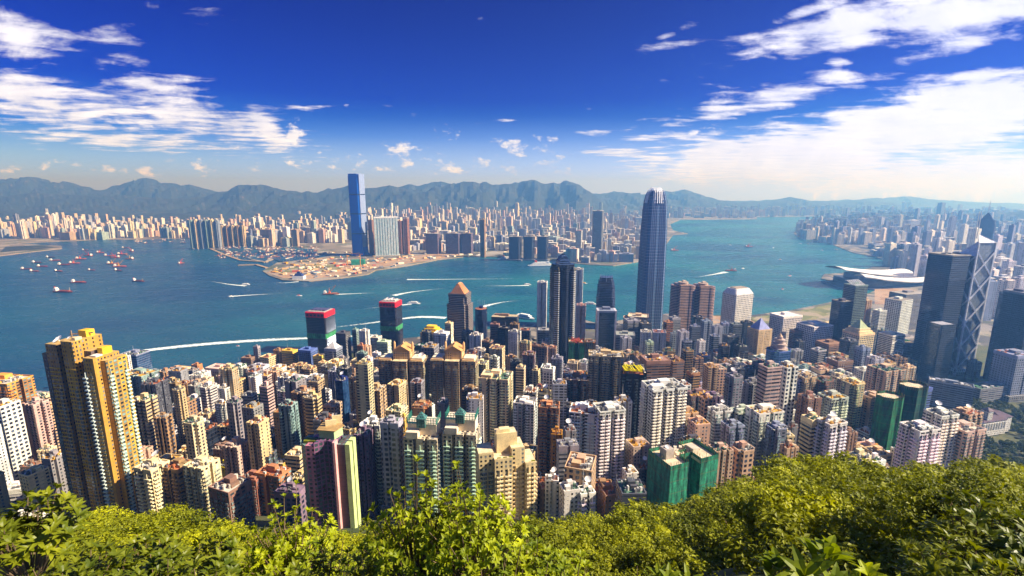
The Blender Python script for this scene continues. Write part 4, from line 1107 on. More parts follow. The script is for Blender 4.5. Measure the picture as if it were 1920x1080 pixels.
netted(1712, 722, 500, 28, 22, 10, 'taller of two green shrouded towers beside the peach tower', (.0, .045, .03), 'green shrouded tower', 'none', half=14, lobes=True)
def jardine():
    r, h, X, g = base_of(1384, 548, 1230, 22, 'white waterfront tower pierced by hundreds of small round windows', 'office tower', 'round_windowed_tower', 'white round windowed tower', 34)
    m = MB(); m.prism(chamf(62, 46, 2), -12, h - 2); m.build('shaft', 'rwin', r, lin('e2dcd4'))
    m = MB(); m.loft([(h - 2, chamf(61, 45, 2)), (h, chamf(60, 44, 2)), (h + 12, chamf(46, 30, 2))]); m.build('hipped_roof', 'paint', r, lin('d8d4d4')); m = MB(); m.prism(rect(38, 20), h + 12, h + 14); m.build('roof', 'roofm', r, lin('a09080'))
M['rwin'] = facade('small_round_window_wall', 5.0, 5.0, .50, .50, (.01, .012, .025), (.03, .04, .08), blind=0)
jardine()
def exch(px, py, label):
    r, h, X, g = base_of(px, py, 1180, 6, label, 'office tower', 'rounded_office_tower', None, 26)
    m = MB(); m.prism(rect(30, 40), -12, h); m.build('flat_wing', 'pband', r, lin('c8a088'))
    for sx in (-1, 1): m = MB(); m.prism(ring(15, 18, cx=sx * 13, cy=-6 * sx), -12, h - 3); m.build('round_wing', 'pband', r, lin('b89080'))
    m = MB(); m.prism(ring(12, 16), h, h + 5); m.build('roof_plant', 'roofm', r, lin('b09a88')); hut(r, 4, 4, h + 5, 8, 8, 3, lin('c8b8a8'))
M['pband'] = facade('pink_ribbon_wall', 8, 4.0, .98, .56, (.012, .016, .03), (.10, .12, .18), blind=0, metal=.3)
exch(1281, 532, 'left of two pinkish rounded waterfront towers'); exch(1318, 534, 'right of two pinkish rounded waterfront towers'); HERO.append((1300, 532, 'pinkish rounded towers'))
def pyramid(px, py, Y, w, q, rot, sty, cn, label, hero, ph, pc, steps=0):
    root, wd, dd, h, poly = tower(px, py, w, Y, sty, cn, rot, q, label=label, hero=hero, plan='q', huts=0)
    z = h
    for k in range(steps): m = MB(); kk = .86 - k * .16; m.prism(rect(wd * kk, dd * kk), z, z + 5); m.build('stepped_tier', 'paint', root, lc(cn)); z += 5
    kk = .9 - steps * .16; m = MB(); m.loft([(z, rect(wd * kk, dd * kk)), (z + ph, rect(.4, .4))]); m.build('pyramid_roof', 'paint', root, lin(pc)); mast(root, 0, 0, z + ph - .5, 6, .2)
pyramid(1425, 612, 34, 1, 1, 18, 'w', 'beige', 'x', None, 22, '8c94c0') if False else None
def towerpyr():
    pyramid(1425, 616, 850, 42, .9, 16, 'w', 'beige', 'plain beige tower with a pale blue pyramid roof', 'blue pyramid roofed tower', 20, '9298c4')
    pyramid(1610, 622, 930, 50, .9, 16, 'g', 'cream', 'cream stepped tower with a green pyramid roof', 'green pyramid roofed tower', 16, 'a8b48c', 2)
    pyramid(625, 652, 880, 32, .9, -12, 'n', 'bgrey', 'bluish grey tower with a white pyramid roof', 'white pyramid roofed tower', 14, 'e4e0dc')
    root, wd, dd, h, poly = tower(1460, 656, 54, 700, 'L', 'blue', 14, .7, label='blue mirrored block topped by a round tiered turret', hero='blue mirrored block', plan='x', huts=0)
    z = h
    for rr, hh in ((12, 4), (9, 5), (10, 2), (6.5, 5), (7.5, 1.5), (4, 4)): m = MB(); m.prism(ring(rr, 20), z, z + hh, bottom=True); m.build('turret_tier', 'paint', root, lin('b8a49a')); z += hh
    m = MB(); m.loft([(z, ring(3.5, 12)), (z + 5, ring(.3, 12))]); m.build('turret_cap', 'paint', root, lin('c8a888')); mast(root, 0, 0, z + 4, 16, .25)
    root, wd, dd, h, poly = tower(1605, 534, 38, 1050, 'l', 'teal', 16, .8, label='dark teal glass tower with a comb of white fins on top', hero='comb topped tower', plan='q', huts=1)
    for i in range(7): m = MB(); m.tube((-wd * .45 + i * wd * .15, -dd * .3, h), (-wd * .45 + i * wd * .15, dd * .3, h + 9), .7, 4); m.tube((-wd * .45 + i * wd * .15, dd * .3, h + 9), (-wd * .45 + i * wd * .15, dd * .45, h + 9), .7, 4); m.build('fin', 'paint', root, (.8, .8, .82))
    tower(1580, 564, 40, 1000, 'l', 'dgrey', 16, .8, label='dark grey slab office tower in front of the comb topped tower', plan='h')
    root, wd, dd, h, poly = tower(1672, 626, 40, 950, 'n', 'white', 18, .8, label='white and grey tower hung from exposed zigzag trusses', hero='trussed tower', plan='n1', huts=3)
    for zz in (.28, .55, .82):
        m = MB()
        for s in (-1, 1): m.tube((0, -dd / 2 - .8, h * zz + 8), (s * wd / 2, -dd / 2 - .8, h * zz), .7, 4); m.tube((s * wd / 2, -dd / 2 - .8, h * zz + 8), (s * wd / 2, -dd / 2 - .8, h * zz - 4), .6, 4)
        m.build('truss', 'paint', root, (.85, .85, .85))
    tower(1686, 560, 42, 1150, 'g', 'white', 24, .8, label='white gridded office tower with one dark side, left of the broad dark glass tower', plan='q', hero='white gridded tower')
    root, wd, dd, h, poly = tower(1190, 596, 42, 1130, 'n', 'peach', -14, .9, label='peach banded tower with cut corners left of the clawed skyscraper', plan='x', huts=1)
    root, wd, dd, h, poly = tower(810, 622, 44, 1050, 'n', 'beige', -12, .7, label='banded block with a stepped bright golden roof near the water', hero='golden roofed block', plan='q', huts=0)
    for i, k in enumerate((.9, .72, .5)): m = MB(); m.prism(chamf(wd * k, dd * k, 3), h + i * 5, h + i * 5 + 5); m.build('golden_tier', 'paint', root, (.85, .55, .03))
    root, wd, dd, h, poly = tower(902, 578, 26, 1200, 'l', 'navy', -10, 1, label='small dark round cornered tower with rooftop antennas', plan='x', huts=1)
    for a in (-8, -3, 4, 9): mast(root, a, 0, h, 22, .35)
    tower(947, 592, 52, 1160, 'l', 'brown', -12, .5, label='wide low dark brown office slab on the waterfront', plan='q', huts=2, hero='wide brown slab')
    tower(1017, 529, 20, 1120, 'w', 'white', -10, 1, label='slim white slab left of the mirrored star tower', plan='n')
    tower(1085, 505, 18, 1120, 'w', 'white', -10, 1.2, label='slim white slab just right of the mirrored star tower', plan='n')
    tower(1090, 572, 18, 1000, 'w', 'pink', -10, 1, label='slim pinkish grey tower right of the mirrored star tower', plan='n')
    # yellow steelwork on the dark tower, red sheds
    root, wd, dd, h, poly = tower(1186, 696, 44, 470, 'R', 'black', -10, .9, label='dark apartment tower under scaffold with bright yellow steelwork on its roof', hero='yellow steel tower', plan='c', huts=2)
    m = MB()
    for i in range(9): m.box(-wd * .4 + i * wd * .1, -dd * .2 + (i % 3) * 3, h + 4 + (i % 2), .7, dd * .6, .7, .2); m.box(0, -dd * .4 + i * dd * .1, h + 3, wd * .8, .6, .6)
    for x in (-.4, 0, .4): m.tube((x * wd, -.3 * dd, h), (x * wd, -.3 * dd, h + 5), .4, 4)
    m.build('yellow_steelwork', 'paint', root, (.85, .75, .0))
towerpyr()
def harbourside():
    r, h, X, g = base_of(723, 408, 2950, 16, 'broad white and turquoise striped tower block right of the tall blue skyscraper', 'apartment tower', 'striped_apartment_tower', 'turquoise striped block', 75)
    m = MB(); m.prism(notched(138, 42, 8, 1, 5, 5), 0, h); m.build('wall', 'turq', r, (.8, .8, .8))
    m = MB(); m.prism(rect(140, 44), h - 2, h + 5, bottom=True); m.build('roof_beam', 'paint', r, (.8, .8, .8)); m = MB(); m.prism(rect(150, 56), 0, 16); m.build('podium', 'grid', r, (.7, .68, .62))
M['turq'] = facade('white_turquoise_wall', 6.5, 6.2, .62, .7, (.01, .22, .36), (.10, .55, .62), blind=0, metal=.2, vary=1)
harbourside()
for i, (px, py, w, c, lb) in enumerate([(695, 412, 11, 'brown', 'slim brown tower between the tall blue skyscraper and the turquoise striped block'), (749, 414, 12, 'brick', 'reddish tower just right of the turquoise striped block'), (761, 410, 11, 'brick', 'second reddish tower right of the turquoise striped block')]):
    tower(px, py, w, 3000, 'w', c, -12, 1, label=lb, plan='n')
tower(1122, 395, 22, 3050, 'n', 'grey', -14, .8, label='tall pale ribbed tower standing above the far peninsula', plan='h', hero='tall pale ribbed tower')
tower(1766, 380, 13, 6000, 'n', 'bgrey', 14, .7, label='lone slab tower standing on the far green ridge', hero='lone ridge tower', plan='h')
tower(905, 411, 11, 2900, 'w', 'tan', -14, 1, label='slim tan tower alone on the far waterfront', hero='slim tan far tower')
tower(1086, 432, 13, 2850, 'n', 'white', -14, .8, label='curved topped white tower near the far pier', plan='h')
for i, (px, w) in enumerate([(966, 26), (992, 22), (1018, 22)]): tower(px, 443, w, 2750, 'l', 'dgrey', -14, .8, label=['leftmost of three dark glass blocks on the far waterfront', 'middle one of three dark glass blocks on the far waterfront', 'rightmost of three dark glass blocks on the far waterfront'][i], plan='h')
HERO.append((992, 443, 'three dark far blocks'))
for i, (px, w) in enumerate([(812, 28), (850, 30), (876, 22)]): tower(px, 437, w, 3050, 'n', 'mauve', -16, .6, label=['left', 'middle', 'right'][i] + ' of three wide purplish blocks behind the sandy far shore', plan='q')
for i in range(6): tower(356 + i * 10, 412 + (i % 2), 11, 3350, 'w', ['teal', 'cream', 'bgrey'][i % 3], -20, .9, label=['first', 'second', 'third', 'fourth', 'fifth', 'sixth'][i] + ' from the left of the pale towers on the far left promontory', plan='c', group='towers on the promontory')
for i in range(5): tower(415 + i * 10, 423, 11, 3450, 'w', 'tan' if i % 2 else 'beige', -20, .9, label=['first', 'second', 'third', 'fourth', 'fifth'][i] + ' from the left in the lower tan row right of the promontory', plan='c')
HERO.append((385, 412, 'pale promontory towers'))
for ln in TABLE.strip().split('\n'):
    f = ln.split(); a = [float(x) for x in f[:4]]
    tower(a[0], a[1], a[2], a[3], f[4], f[5], float(f[6]) if len(f) > 6 else None, float(f[7]) if len(f) > 7 else None)
HERO += [(317, 738, 'bright yellow slim tower'), (92, 902, 'navy blue block'), (5, 712, 'orange tower at the left edge'), (1060, 760, 'black scaffolded tower')][:3] + [(1118, 764, 'pair of white balconied towers'), (1745, 790, 'white tower by the right trees'), (1662, 690, 'peach tower'), (556, 712, 'white hall roof'), (262, 699, 'teal walled orange topped tower'), (431, 908, 'brown brick tower'), (486, 748, 'green draped slim tower')]
# ------------------------------------------------------------------ other particular structures
def convention():
    X, Y, z = on(1640, 535, 3); r = thing('exhibition_hall', (X, Y + 40, 3), R(14), 'low waterfront exhibition hall under huge overlapping curved white roofs', 'exhibition hall'); FOOT.append((X, Y, 190)); HERO.append((1640, 515, 'curved roofed hall'))
    m = MB(); m.prism([(-150, -60), (-80, -95), (200, -80), (200, 60), (-120, 60)], -3, 30); m.build('hall_wall', 'glass', r, lin('4a4a78'))
    m = MB(); m.prism([(-110, -50), (-50, -80), (150, -70), (150, 40), (-90, 40)], 30, 48); m.build('upper_wall', 'band', r, lin('8a86a8'))
    for (x0, x1, yc, zr, ww, nm) in ((-185, 190, 0, 64, 84, 'curved_roof'), (-150, 225, -84, 44, 40, 'curved_roof')):
        m = MB(); n = 22; rows = []
        for i in range(n + 1):
            t = i / n; x = x0 + (x1 - x0) * t; zc = zr + 7 * math.cos((t - .1) * math.pi * 1.6) - 6 * t + (12 * (1 - t * 4) if t < .25 else 0); hw = ww * (1 - abs(t - .45) ** 1.8 * 1.6)
            rows.append([(x, yc - hw * s + 0, zc - 9 * s * s) for s in (-1, -.5, 0, .5, 1)])
        for i in range(n):
            for k in range(4): m.face([rows[i][k + 1], rows[i + 1][k + 1], rows[i + 1][k], rows[i][k]]); m.face([(*p[:2], p[2] - 3) for p in (rows[i][k], rows[i + 1][k], rows[i + 1][k + 1], rows[i][k + 1])])
        m.build(nm, 'paint', r, (.82, .80, .80), smooth=True)
    m = MB(); m.prism([(-190, -70), (-100, -110), (210, -95), (240, 80), (-150, 90)], -6, 2.5); m.build('podium', 'paint', r, lin('6a6470'))
convention()
def longblock(px0, px1, py, Y, d, hgt, rot, cn, label, nm='office_block', sty='band'):
    X0, _, z = at(px0, py, Y); X1, _, _ = at(px1, py, Y); X = (X0 + X1) / 2; g = z - hgt
    r = thing(nm, (X, Y, g), R(rot), label, 'office block'); w_ = abs(X1 - X0); FOOT.append((X, Y, w_ * .5)); sil(X, Y, g, z, w_ / 2)
    m = MB(); m.prism(rect(w_, d), -20, hgt, cap=False); m.build('wall', sty, r, lc(cn)); rooftop(r, rect(w_, d), w_, d, hgt, lc(cn), Y, random.Random(px0), 2)
    for i in range(6): hut(r, (-.4 + i * .16) * w_, random.uniform(-.2, .2) * d, hgt, w_ * .07, d * .4, 2.2, lin(random.choice(['4a7a50', 'c8c8cc', '8a8a90'])), 'roof_plant_box')
longblock(1752, 1815, 718, 760, 22, 22, -38, 'bgrey', 'left wing of the long low government offices with a planted roof'); longblock(1812, 1905, 722, 800, 24, 24, 14, 'grey', 'right wing of the long low government offices with rows of roof plant')
longblock(1668, 1708, 640, 1000, 40, 40, 16, 'grey', 'low striped car park block left of the broad dark glass tower')
longblock(780, 830, 648, 990, 20, 14, -12, 'green', 'low pier building with green roofs between the red topped towers')
def colonial():
    X, Y, z = at(1855, 782, 640); g = z - 14; r = thing('colonial_house', (X, Y, g), R(14), 'white colonial mansion with a square lookout tower among the trees', 'mansion'); HERO.append((1855, 770, 'white colonial mansion')); FOOT.append((X, Y, 40)); sil(X, Y, g, z, 30)
    for x, y, sx, sy, h in ((0, 0, 46, 16, 12), (26, 8, 22, 26, 13), (-30, 4, 26, 14, 10)):
        m = MB(); m.prism(rect(sx, sy, x, y), -10, h); m.build('wall', 'resw', r, (.82, .80, .76)); m = MB(); m.loft([(h, rect(sx + 2, sy + 2, x, y)), (h + 4, rect(sx * .5, 1, x, y))], bottom=True); m.build('hipped_roof', 'paint', r, lin('5a4a58'))
    m = MB(); m.prism(rect(9, 9, -10, -2), -2, 27); m.build('lookout_tower', 'resw', r, (.84, .82, .78)); m = MB(); m.loft([(27, rect(11, 11, -10, -2)), (31, rect(.5, .5, -10, -2))], bottom=True); m.build('tower_roof', 'paint', r, lin('7a6a70'))
    for i in range(9): m = MB(); m.box(-20 + i * 5, -8.6, 0, 1, .6, 9); m.build('pilaster', 'paint', r, (.85, .83, .8))
colonial()

# ------------------------------------------------------------------ fill: the lower blocks between the towers, culled by what hides them
GW, GH = 960, 540
def raster(buf, rec, write):
    Y, ax, ay, bx, by, hw = rec; n = 0
    y0, y1 = ay / 2, by / 2
    for yy in range(max(0, int(y0)), min(GH, int(y1) + 1)):
        t = (yy - y0) / max(1e-3, y1 - y0); cx = (ax + (bx - ax) * min(1, max(0, t))) / 2; a, b = max(0, int(cx - hw / 2)), min(GW, int(cx + hw / 2) + 1)
        if b > a: n += int((buf[yy, a:b] == 0).sum()); 
        if write and b > a: buf[yy, a:b] = 1
    return n
def crest_mask():
    b = np.zeros((GH, GW), np.uint8)
    for x in range(GW):
        b[int(lerp_tab(CREST, x * 2, 1) / 2):, x] = 1
    return b
FILLCOL = ['cream', 'white', 'beige', 'peach', 'grey', 'white', 'pink', 'tan', 'beige', 'cream', 'grey', 'lav', 'dgrey', 'beige', 'white', 'tan']
SKYL = [(-100, 790), (0, 775), (60, 742), (230, 700), (310, 688), (400, 692), (470, 682), (560, 684), (700, 664), (800, 648), (1000, 652), (1200, 640), (1400, 650), (1550, 660), (1700, 668), (2000, 690)]
def fill_city():
    rd = random.Random(5); cands = []
    for Y in np.arange(290, 1330, 22):
        for s in np.arange(-1.25, 1.3, 22 / (Y * 1.1)):
            y = Y + rd.uniform(-10, 10); x = s * Y * 1.1 + rd.uniform(-9, 9)
            p = proj(x, y, ground(x, y))
            if not p or not (-60 < p[0] < 1980): continue
            if 1690 < p[0] and y > 520 and y < 900: continue
            if p[0] > 1740 and y < 900: continue
            if not pip((x, y), isl) or not pip((x + 14, y + 26), isl): continue
            if any((x - a) ** 2 + (y - b) ** 2 < (c + 9) ** 2 for a, b, c in FOOT): continue
            if y < 340 and not (1000 < p[0] < 1260): continue
            if 860 < y and 1000 < p[0] < 1600 and rd.random() < .4: continue
            h = rd.choice([24, 32, 42, 52, 66, 80]) * (1.0 if y > 420 else .6); 
            if y < 1000 and rd.random() < .25: h *= 1.35
            if p[0] > 1000 and y > 620: h = min(h, 60)
            if p[0] > 1480 and y < 640: h = min(h, 40)
            if 880 < p[0] < 1130 and y < 450: h = min(h, 45)
            w_ = rd.uniform(11, 19) * (1.25 if y > 700 else 1); g = ground(x, y); h *= 1.25
            lim = CZ - y * dep(lerp_tab(SKYL, p[0]) + rd.uniform(0, 40)); h = min(h, lim - g)
            if h < 10: continue
            a, b = proj(x, y, g + h), proj(x, y, g)
            if a: cands.append((y, a[0], a[1], b[0], b[1], w_ * .62 * F / a[2], x, w_, h, g))
    recs = [(s, None) for s in SIL] + [(c[:6], c) for c in cands]; recs.sort(key=lambda r: r[0][0])
    buf = crest_mask(); vis = []
    for r, c in recs:
        n = raster(buf, r, True)
        if c is not None and n > 14: vis.append((n, c))
    vis.sort(key=lambda t: -t[0]); print('fill', len(cands), 'visible', len(vis)); return vis, buf
vis, cover = fill_city()
rd = random.Random(11)
for n, c in vis[:280]:
    y, _, ay, _, _, _, x, wd, h, g = c; dd = wd * rd.uniform(.7, 1.2); cn = rd.choice(FILLCOL); sty = rd.choice(['res', 'resw', 'res2', 'grid', 'band', 'resw', 'balc']); p = proj(x, y, g + h); col = jit(lc(cn), .15)
    kind = 'apartment block' if sty in ('res', 'resw', 'res2', 'balc') else 'office block'; rot = (-10 if p[0] < 1150 else 10) + rd.uniform(-9, 9)
    r = thing(kind.replace(' ', '_'), (x, y, g), R(rot), None, kind); poly = rd.choice([lambda: rect(wd, dd), lambda: notched(wd, dd, 1, 0, 3, 4), lambda: notched(wd, dd, 2, 1, 2.4, 3), lambda: cross(wd, dd, .6, .6)])()
    m = MB(); m.prism(poly, -10, h, cap=False, uo=rd.uniform(0, 50)); m.build('wall', sty, r, col); rooftop(r, poly, wd, dd, h, col, y, rd, 1 + (y < 650))
    FOOT.append((x, y, wd * .6)); TODO.append((r, PAL[cn][1], kind, p[0], p[1], h, '', 'blocks packed between the city towers'))
rest = vis[280:]
if rest:
    m = MB()
    for n, c in rest: m.prism(rect(c[7], c[7] * .9, c[6], c[0], rd.uniform(-.3, .3)), c[9] - 8, c[9] + c[8], uo=rd.uniform(0, 90))
    tag(m.build('packed_rooftops', 'far', None, lin('a08c78')), 'small low blocks filling the gaps between the city towers', 'low blocks', kind='stuff')

# ------------------------------------------------------------------ the far city: Kowloon and the island's eastern shore
def farbox(wd, dd, h, k):
    m = MB(); poly = {0: lambda: rect(wd, dd), 1: lambda: cross(wd, dd, .5, .5), 2: lambda: notched(wd, dd, 2, 1, wd * .12, dd * .2), 3: lambda: rect(wd, dd)}[k]()
    m.prism(poly, -20, h, mi=0, capmi=1); m.prism(rect(wd * .4, dd * .4), h, h + 6, mi=0, capmi=1); return m
FCOL = [('e6dcd0', 'cream'), ('ecebee', 'white'), ('d8c0a4', 'beige'), ('dcb8a8', 'pinkish'), ('b0b4c4', 'bluish grey'), ('c8c4c0', 'pale grey'), ('e0cfa8', 'cream'), ('8a90a8', 'slate'), ('b89880', 'tan'), ('ece6e0', 'white'), ('e8d8be', 'cream'), ('98a8a8', 'greyish green')]
def far_city():
    rd = random.Random(3); c = []
    def zone(px0, px1, py0, py1, n, hlo, hhi, cl, where, poly):
        for i in range(n):
            px, py = rd.uniform(px0, px1), py1 - (py1 - py0) * rd.random() ** 1.3
            x, y, _ = on(px, py, 5)
            if not pip((x, y), poly): continue
            if any((x - a) ** 2 + (y - b) ** 2 < (r + 18) ** 2 for a, b, r in FOOT if b > 1500): continue
            h = rd.uniform(hlo, hhi) * (1.35 if rd.random() < .12 else 1); wd = rd.uniform(22, 44) * max(1, y / 6000)
            if rd.random() < .28: wd *= rd.uniform(1.5, 2.4); h *= .72
            a, b = proj(x, y, 4 + h), proj(x, y, 4)
            c.append((y, a[0], a[1], b[0], b[1], wd * .6 * F / a[2], x, wd, h, 4, where))
    K = 'harbour far shore'
    zone(36, 100, 440, 447, 36, 120, 150, 1, 'left', kln); zone(85, 190, 425, 446, 70, 110, 160, 1, 'left', kln); zone(190, 350, 428, 444, 100, 60, 125, 1, 'left', kln); zone(120, 195, 446, 449, 26, 80, 95, 1, 'left', kln)
    zone(350, 560, 420, 462, 230, 60, 130, 1, 'midleft', kln); zone(560, 660, 425, 455, 110, 60, 120, 1, 'mid', kln); zone(400, 560, 448, 462, 40, 40, 70, 1, 'mid', kln)
    zone(690, 1130, 407, 418, 200, 110, 190, 1, 'mid', kln); zone(680, 1200, 404, 432, 520, 60, 150, 1, 'mid', kln); zone(760, 1210, 432, 470, 420, 32, 90, 1, 'mid', kln); zone(940, 1200, 455, 492, 130, 30, 75, 1, 'mid', kln); zone(560, 700, 400, 425, 80, 60, 110, 1, 'mid', kln)
    zone(1200, 1540, 398, 409, 260, 50, 150, 1, 'east', kln); zone(1500, 1760, 396, 404, 90, 60, 160, 1, 'east', kln)
    zone(1495, 1700, 412, 458, 420, 60, 130, 1, 'island', isl); zone(1600, 1960, 402, 448, 520, 70, 160, 1, 'island', isl); zone(1660, 1960, 445, 520, 260, 60, 170, 1, 'island', isl); zone(1640, 1760, 450, 482, 160, 14, 40, 1, 'island', isl); zone(0, 360, 420, 446, 240, 50, 120, 1, 'left', kln); zone(1830, 2000, 500, 600, 60, 60, 130, 1, 'island', isl)
    recs = [(s, None) for s in SIL] + [(q[:6], q) for q in c]; recs.sort(key=lambda r: r[0][0]); buf = crest_mask(); out = []
    for r, q in recs:
        n = raster(buf, r, True)
        if q is not None and n > 1: out.append((n, q))
    out.sort(key=lambda t: -t[0]); print('far', len(c), 'visible', len(out)); return out
far = far_city(); NF = 290
meshes = {}
rd = random.Random(8)
for n, q in far[:NF]:
    y, _, _, _, _, _, x, wd, h, g, where = q; k = rd.randint(0, 3); hh = round(h / 15) * 15; ww = round(wd / 8) * 8; key = (k, hh, ww)
    if key not in meshes: meshes[key] = farbox(ww, ww * .75, hh, k).mesh('far_tower', ['far', 'roofm'])
    hx, cw = rd.choice(FCOL)
    if where == 'island': hx, cw = rd.choice([('c8c4d0', 'greyish lilac'), ('9a9cb8', 'slate'), ('dcd6d8', 'pale grey'), ('e8dcd0', 'cream'), ('7a80a0', 'dark slate')])
    o = ob('high_rise', meshes[key], None, jit(lin(hx), .12)); o.location = (x, y, g); o.rotation_euler = (0, 0, R(rd.uniform(-28, -6) if where != 'island' else rd.uniform(-5, 30))); o['category'] = 'high-rise'
    p = proj(x, y, g + h); TODO.append((o, cw, 'far tower', p[0], p[1], h, where, 'distant towers across the harbour' if where != 'island' else 'distant towers along the island shore'))
mA = {}
for n, q in far[NF:]:
    y, _, _, _, _, _, x, wd, h, g, where = q; c_ = rd.randint(0, 4); m = mA.setdefault(c_, MB()); m.prism(rect(wd, wd * .7, x, y, R(rd.uniform(-28, -6))), g - 20, g + h, mi=0, capmi=1, uo=rd.uniform(0, 500))
allm = MB(); mats = []
for c_, m in mA.items():
    b = len(allm.v); allm.v += m.v; allm.f += [[i + b for i in f] for f in m.f]; allm.uv += m.uv; allm.mi += [c_ * 2 + v for v in m.mi]
for hx in ('e8d8be', 'ece6e0', 'd8c0a4', 'b0b4c4', 'dcb8a8'):
    fm = facade('distant_wall_' + hx, 7, 6.4, .5, .5, (.05, .06, .09), (.3, .32, .34), blind=.2, colstripe=.3, band=.1)
    for nd in fm.node_tree.nodes:
        if nd.bl_idname == 'ShaderNodeObjectInfo':
            for l in list(nd.outputs['Color'].links): s = l.to_socket; fm.node_tree.links.remove(l); s.default_value = lin(hx) if len(s.default_value) == 3 else (*lin(hx), 1)
    mats += [fm, M['pale']]
o = ob('distant_city', allm.mesh('distant_city', mats)); tag(o, 'dense haze of small distant buildings spread below the hills', 'distant city', kind='stuff')
# ground clutter of the reclaimed land and the typhoon shelters
def site():
    rd = random.Random(21); m = MB(); n = 0
    while n < 300:
        px, py = rd.uniform(500, 900), rd.uniform(474, 524); x, y, _ = on(px, py, 3)
        if not pip((x, y), kln) or not all(pip((x + a, y + b), kln) for a, b in ((40, 0), (-40, 0), (0, -40))): n += .2; continue
        if any((x - a) ** 2 + (y - b) ** 2 < (r + 5) ** 2 for a, b, r in FOOT): n += .2; continue
        m.box(x, y, 3, rd.uniform(6, 34), rd.uniform(6, 20), rd.uniform(2, 9), rd.uniform(0, 3), mi=rd.choice([0, 0, 0, 0, 0, 5, 5, 5, 5, 5, 3, 3, 3, 1, 2, 4])); n += 1
    cols = [lin('e8dcc8'), lin('d89a30'), lin('b85a3a'), lin('8a8a90'), lin('4a6a8a'), lin('c8a87a')]; ms = [plain('site_shed_%s' % i, .2, .85, .1, objcol=False, col=c) for i, c in enumerate(('cream', 'ochre', 'rust', 'grey', 'blue', 'sand')) for c in [cols[i]]]
    tag(ob('construction_sheds', m.mesh('construction_sheds', ms)), 'jumble of sheds and stockpiles on the sandy reclaimed point', 'site clutter', kind='stuff')
    def crane(px, py, h, arm, ang, label):
        x, y, _ = on(px, py, 3); r = thing('tower_crane', (x, y, 3), ang, label, 'crane'); m = MB(); m.tube((0, 0, 0), (0, 0, h), 2.2, 4); m.build('mast', 'metal', r, lin('d89020')); m = MB(); m.tube((-arm * .3, 0, h), (arm, 0, h), 1.6, 4); m.tube((0, 0, h + 9), (arm * .8, 0, h), .6, 4); m.build('jib', 'metal', r, lin('e0a028'))
    crane(676, 500, 66, 60, 2.7, 'taller orange tower crane at the foot of the tall blue skyscraper'); crane(652, 498, 50, 40, 2.0, 'shorter orange tower crane left of the tall blue skyscraper base')
    tag(m2 := MB().__class__() and MB(), None) if False else None
    x, y, _ = on(672, 496, 3); b = MB(); b.box(x, y, 3, 70, 40, 26, .2); tag(b.build('site_building', 'net', None, (.01, .2, .12)), 'green wrapped building at the foot of the tall blue skyscraper', 'netted building')
    x, y, _ = on(561, 523, 3); r = thing('ventilation_building', (x, y, 3), 0, 'small white building with a dark blue stepped top on the sandy point', 'ventilation building'); b = MB(); b.prism(rect(50, 30), 0, 14); b.build('wall', 'paint', r, (.8, .8, .82)); b = MB(); b.loft([(14, rect(40, 24)), (26, rect(24, 16)), (26, rect(14, 10)), (34, rect(10, 8))], bottom=True); b.build('stepped_roof', 'paint', r, lin('24346a'))
site()

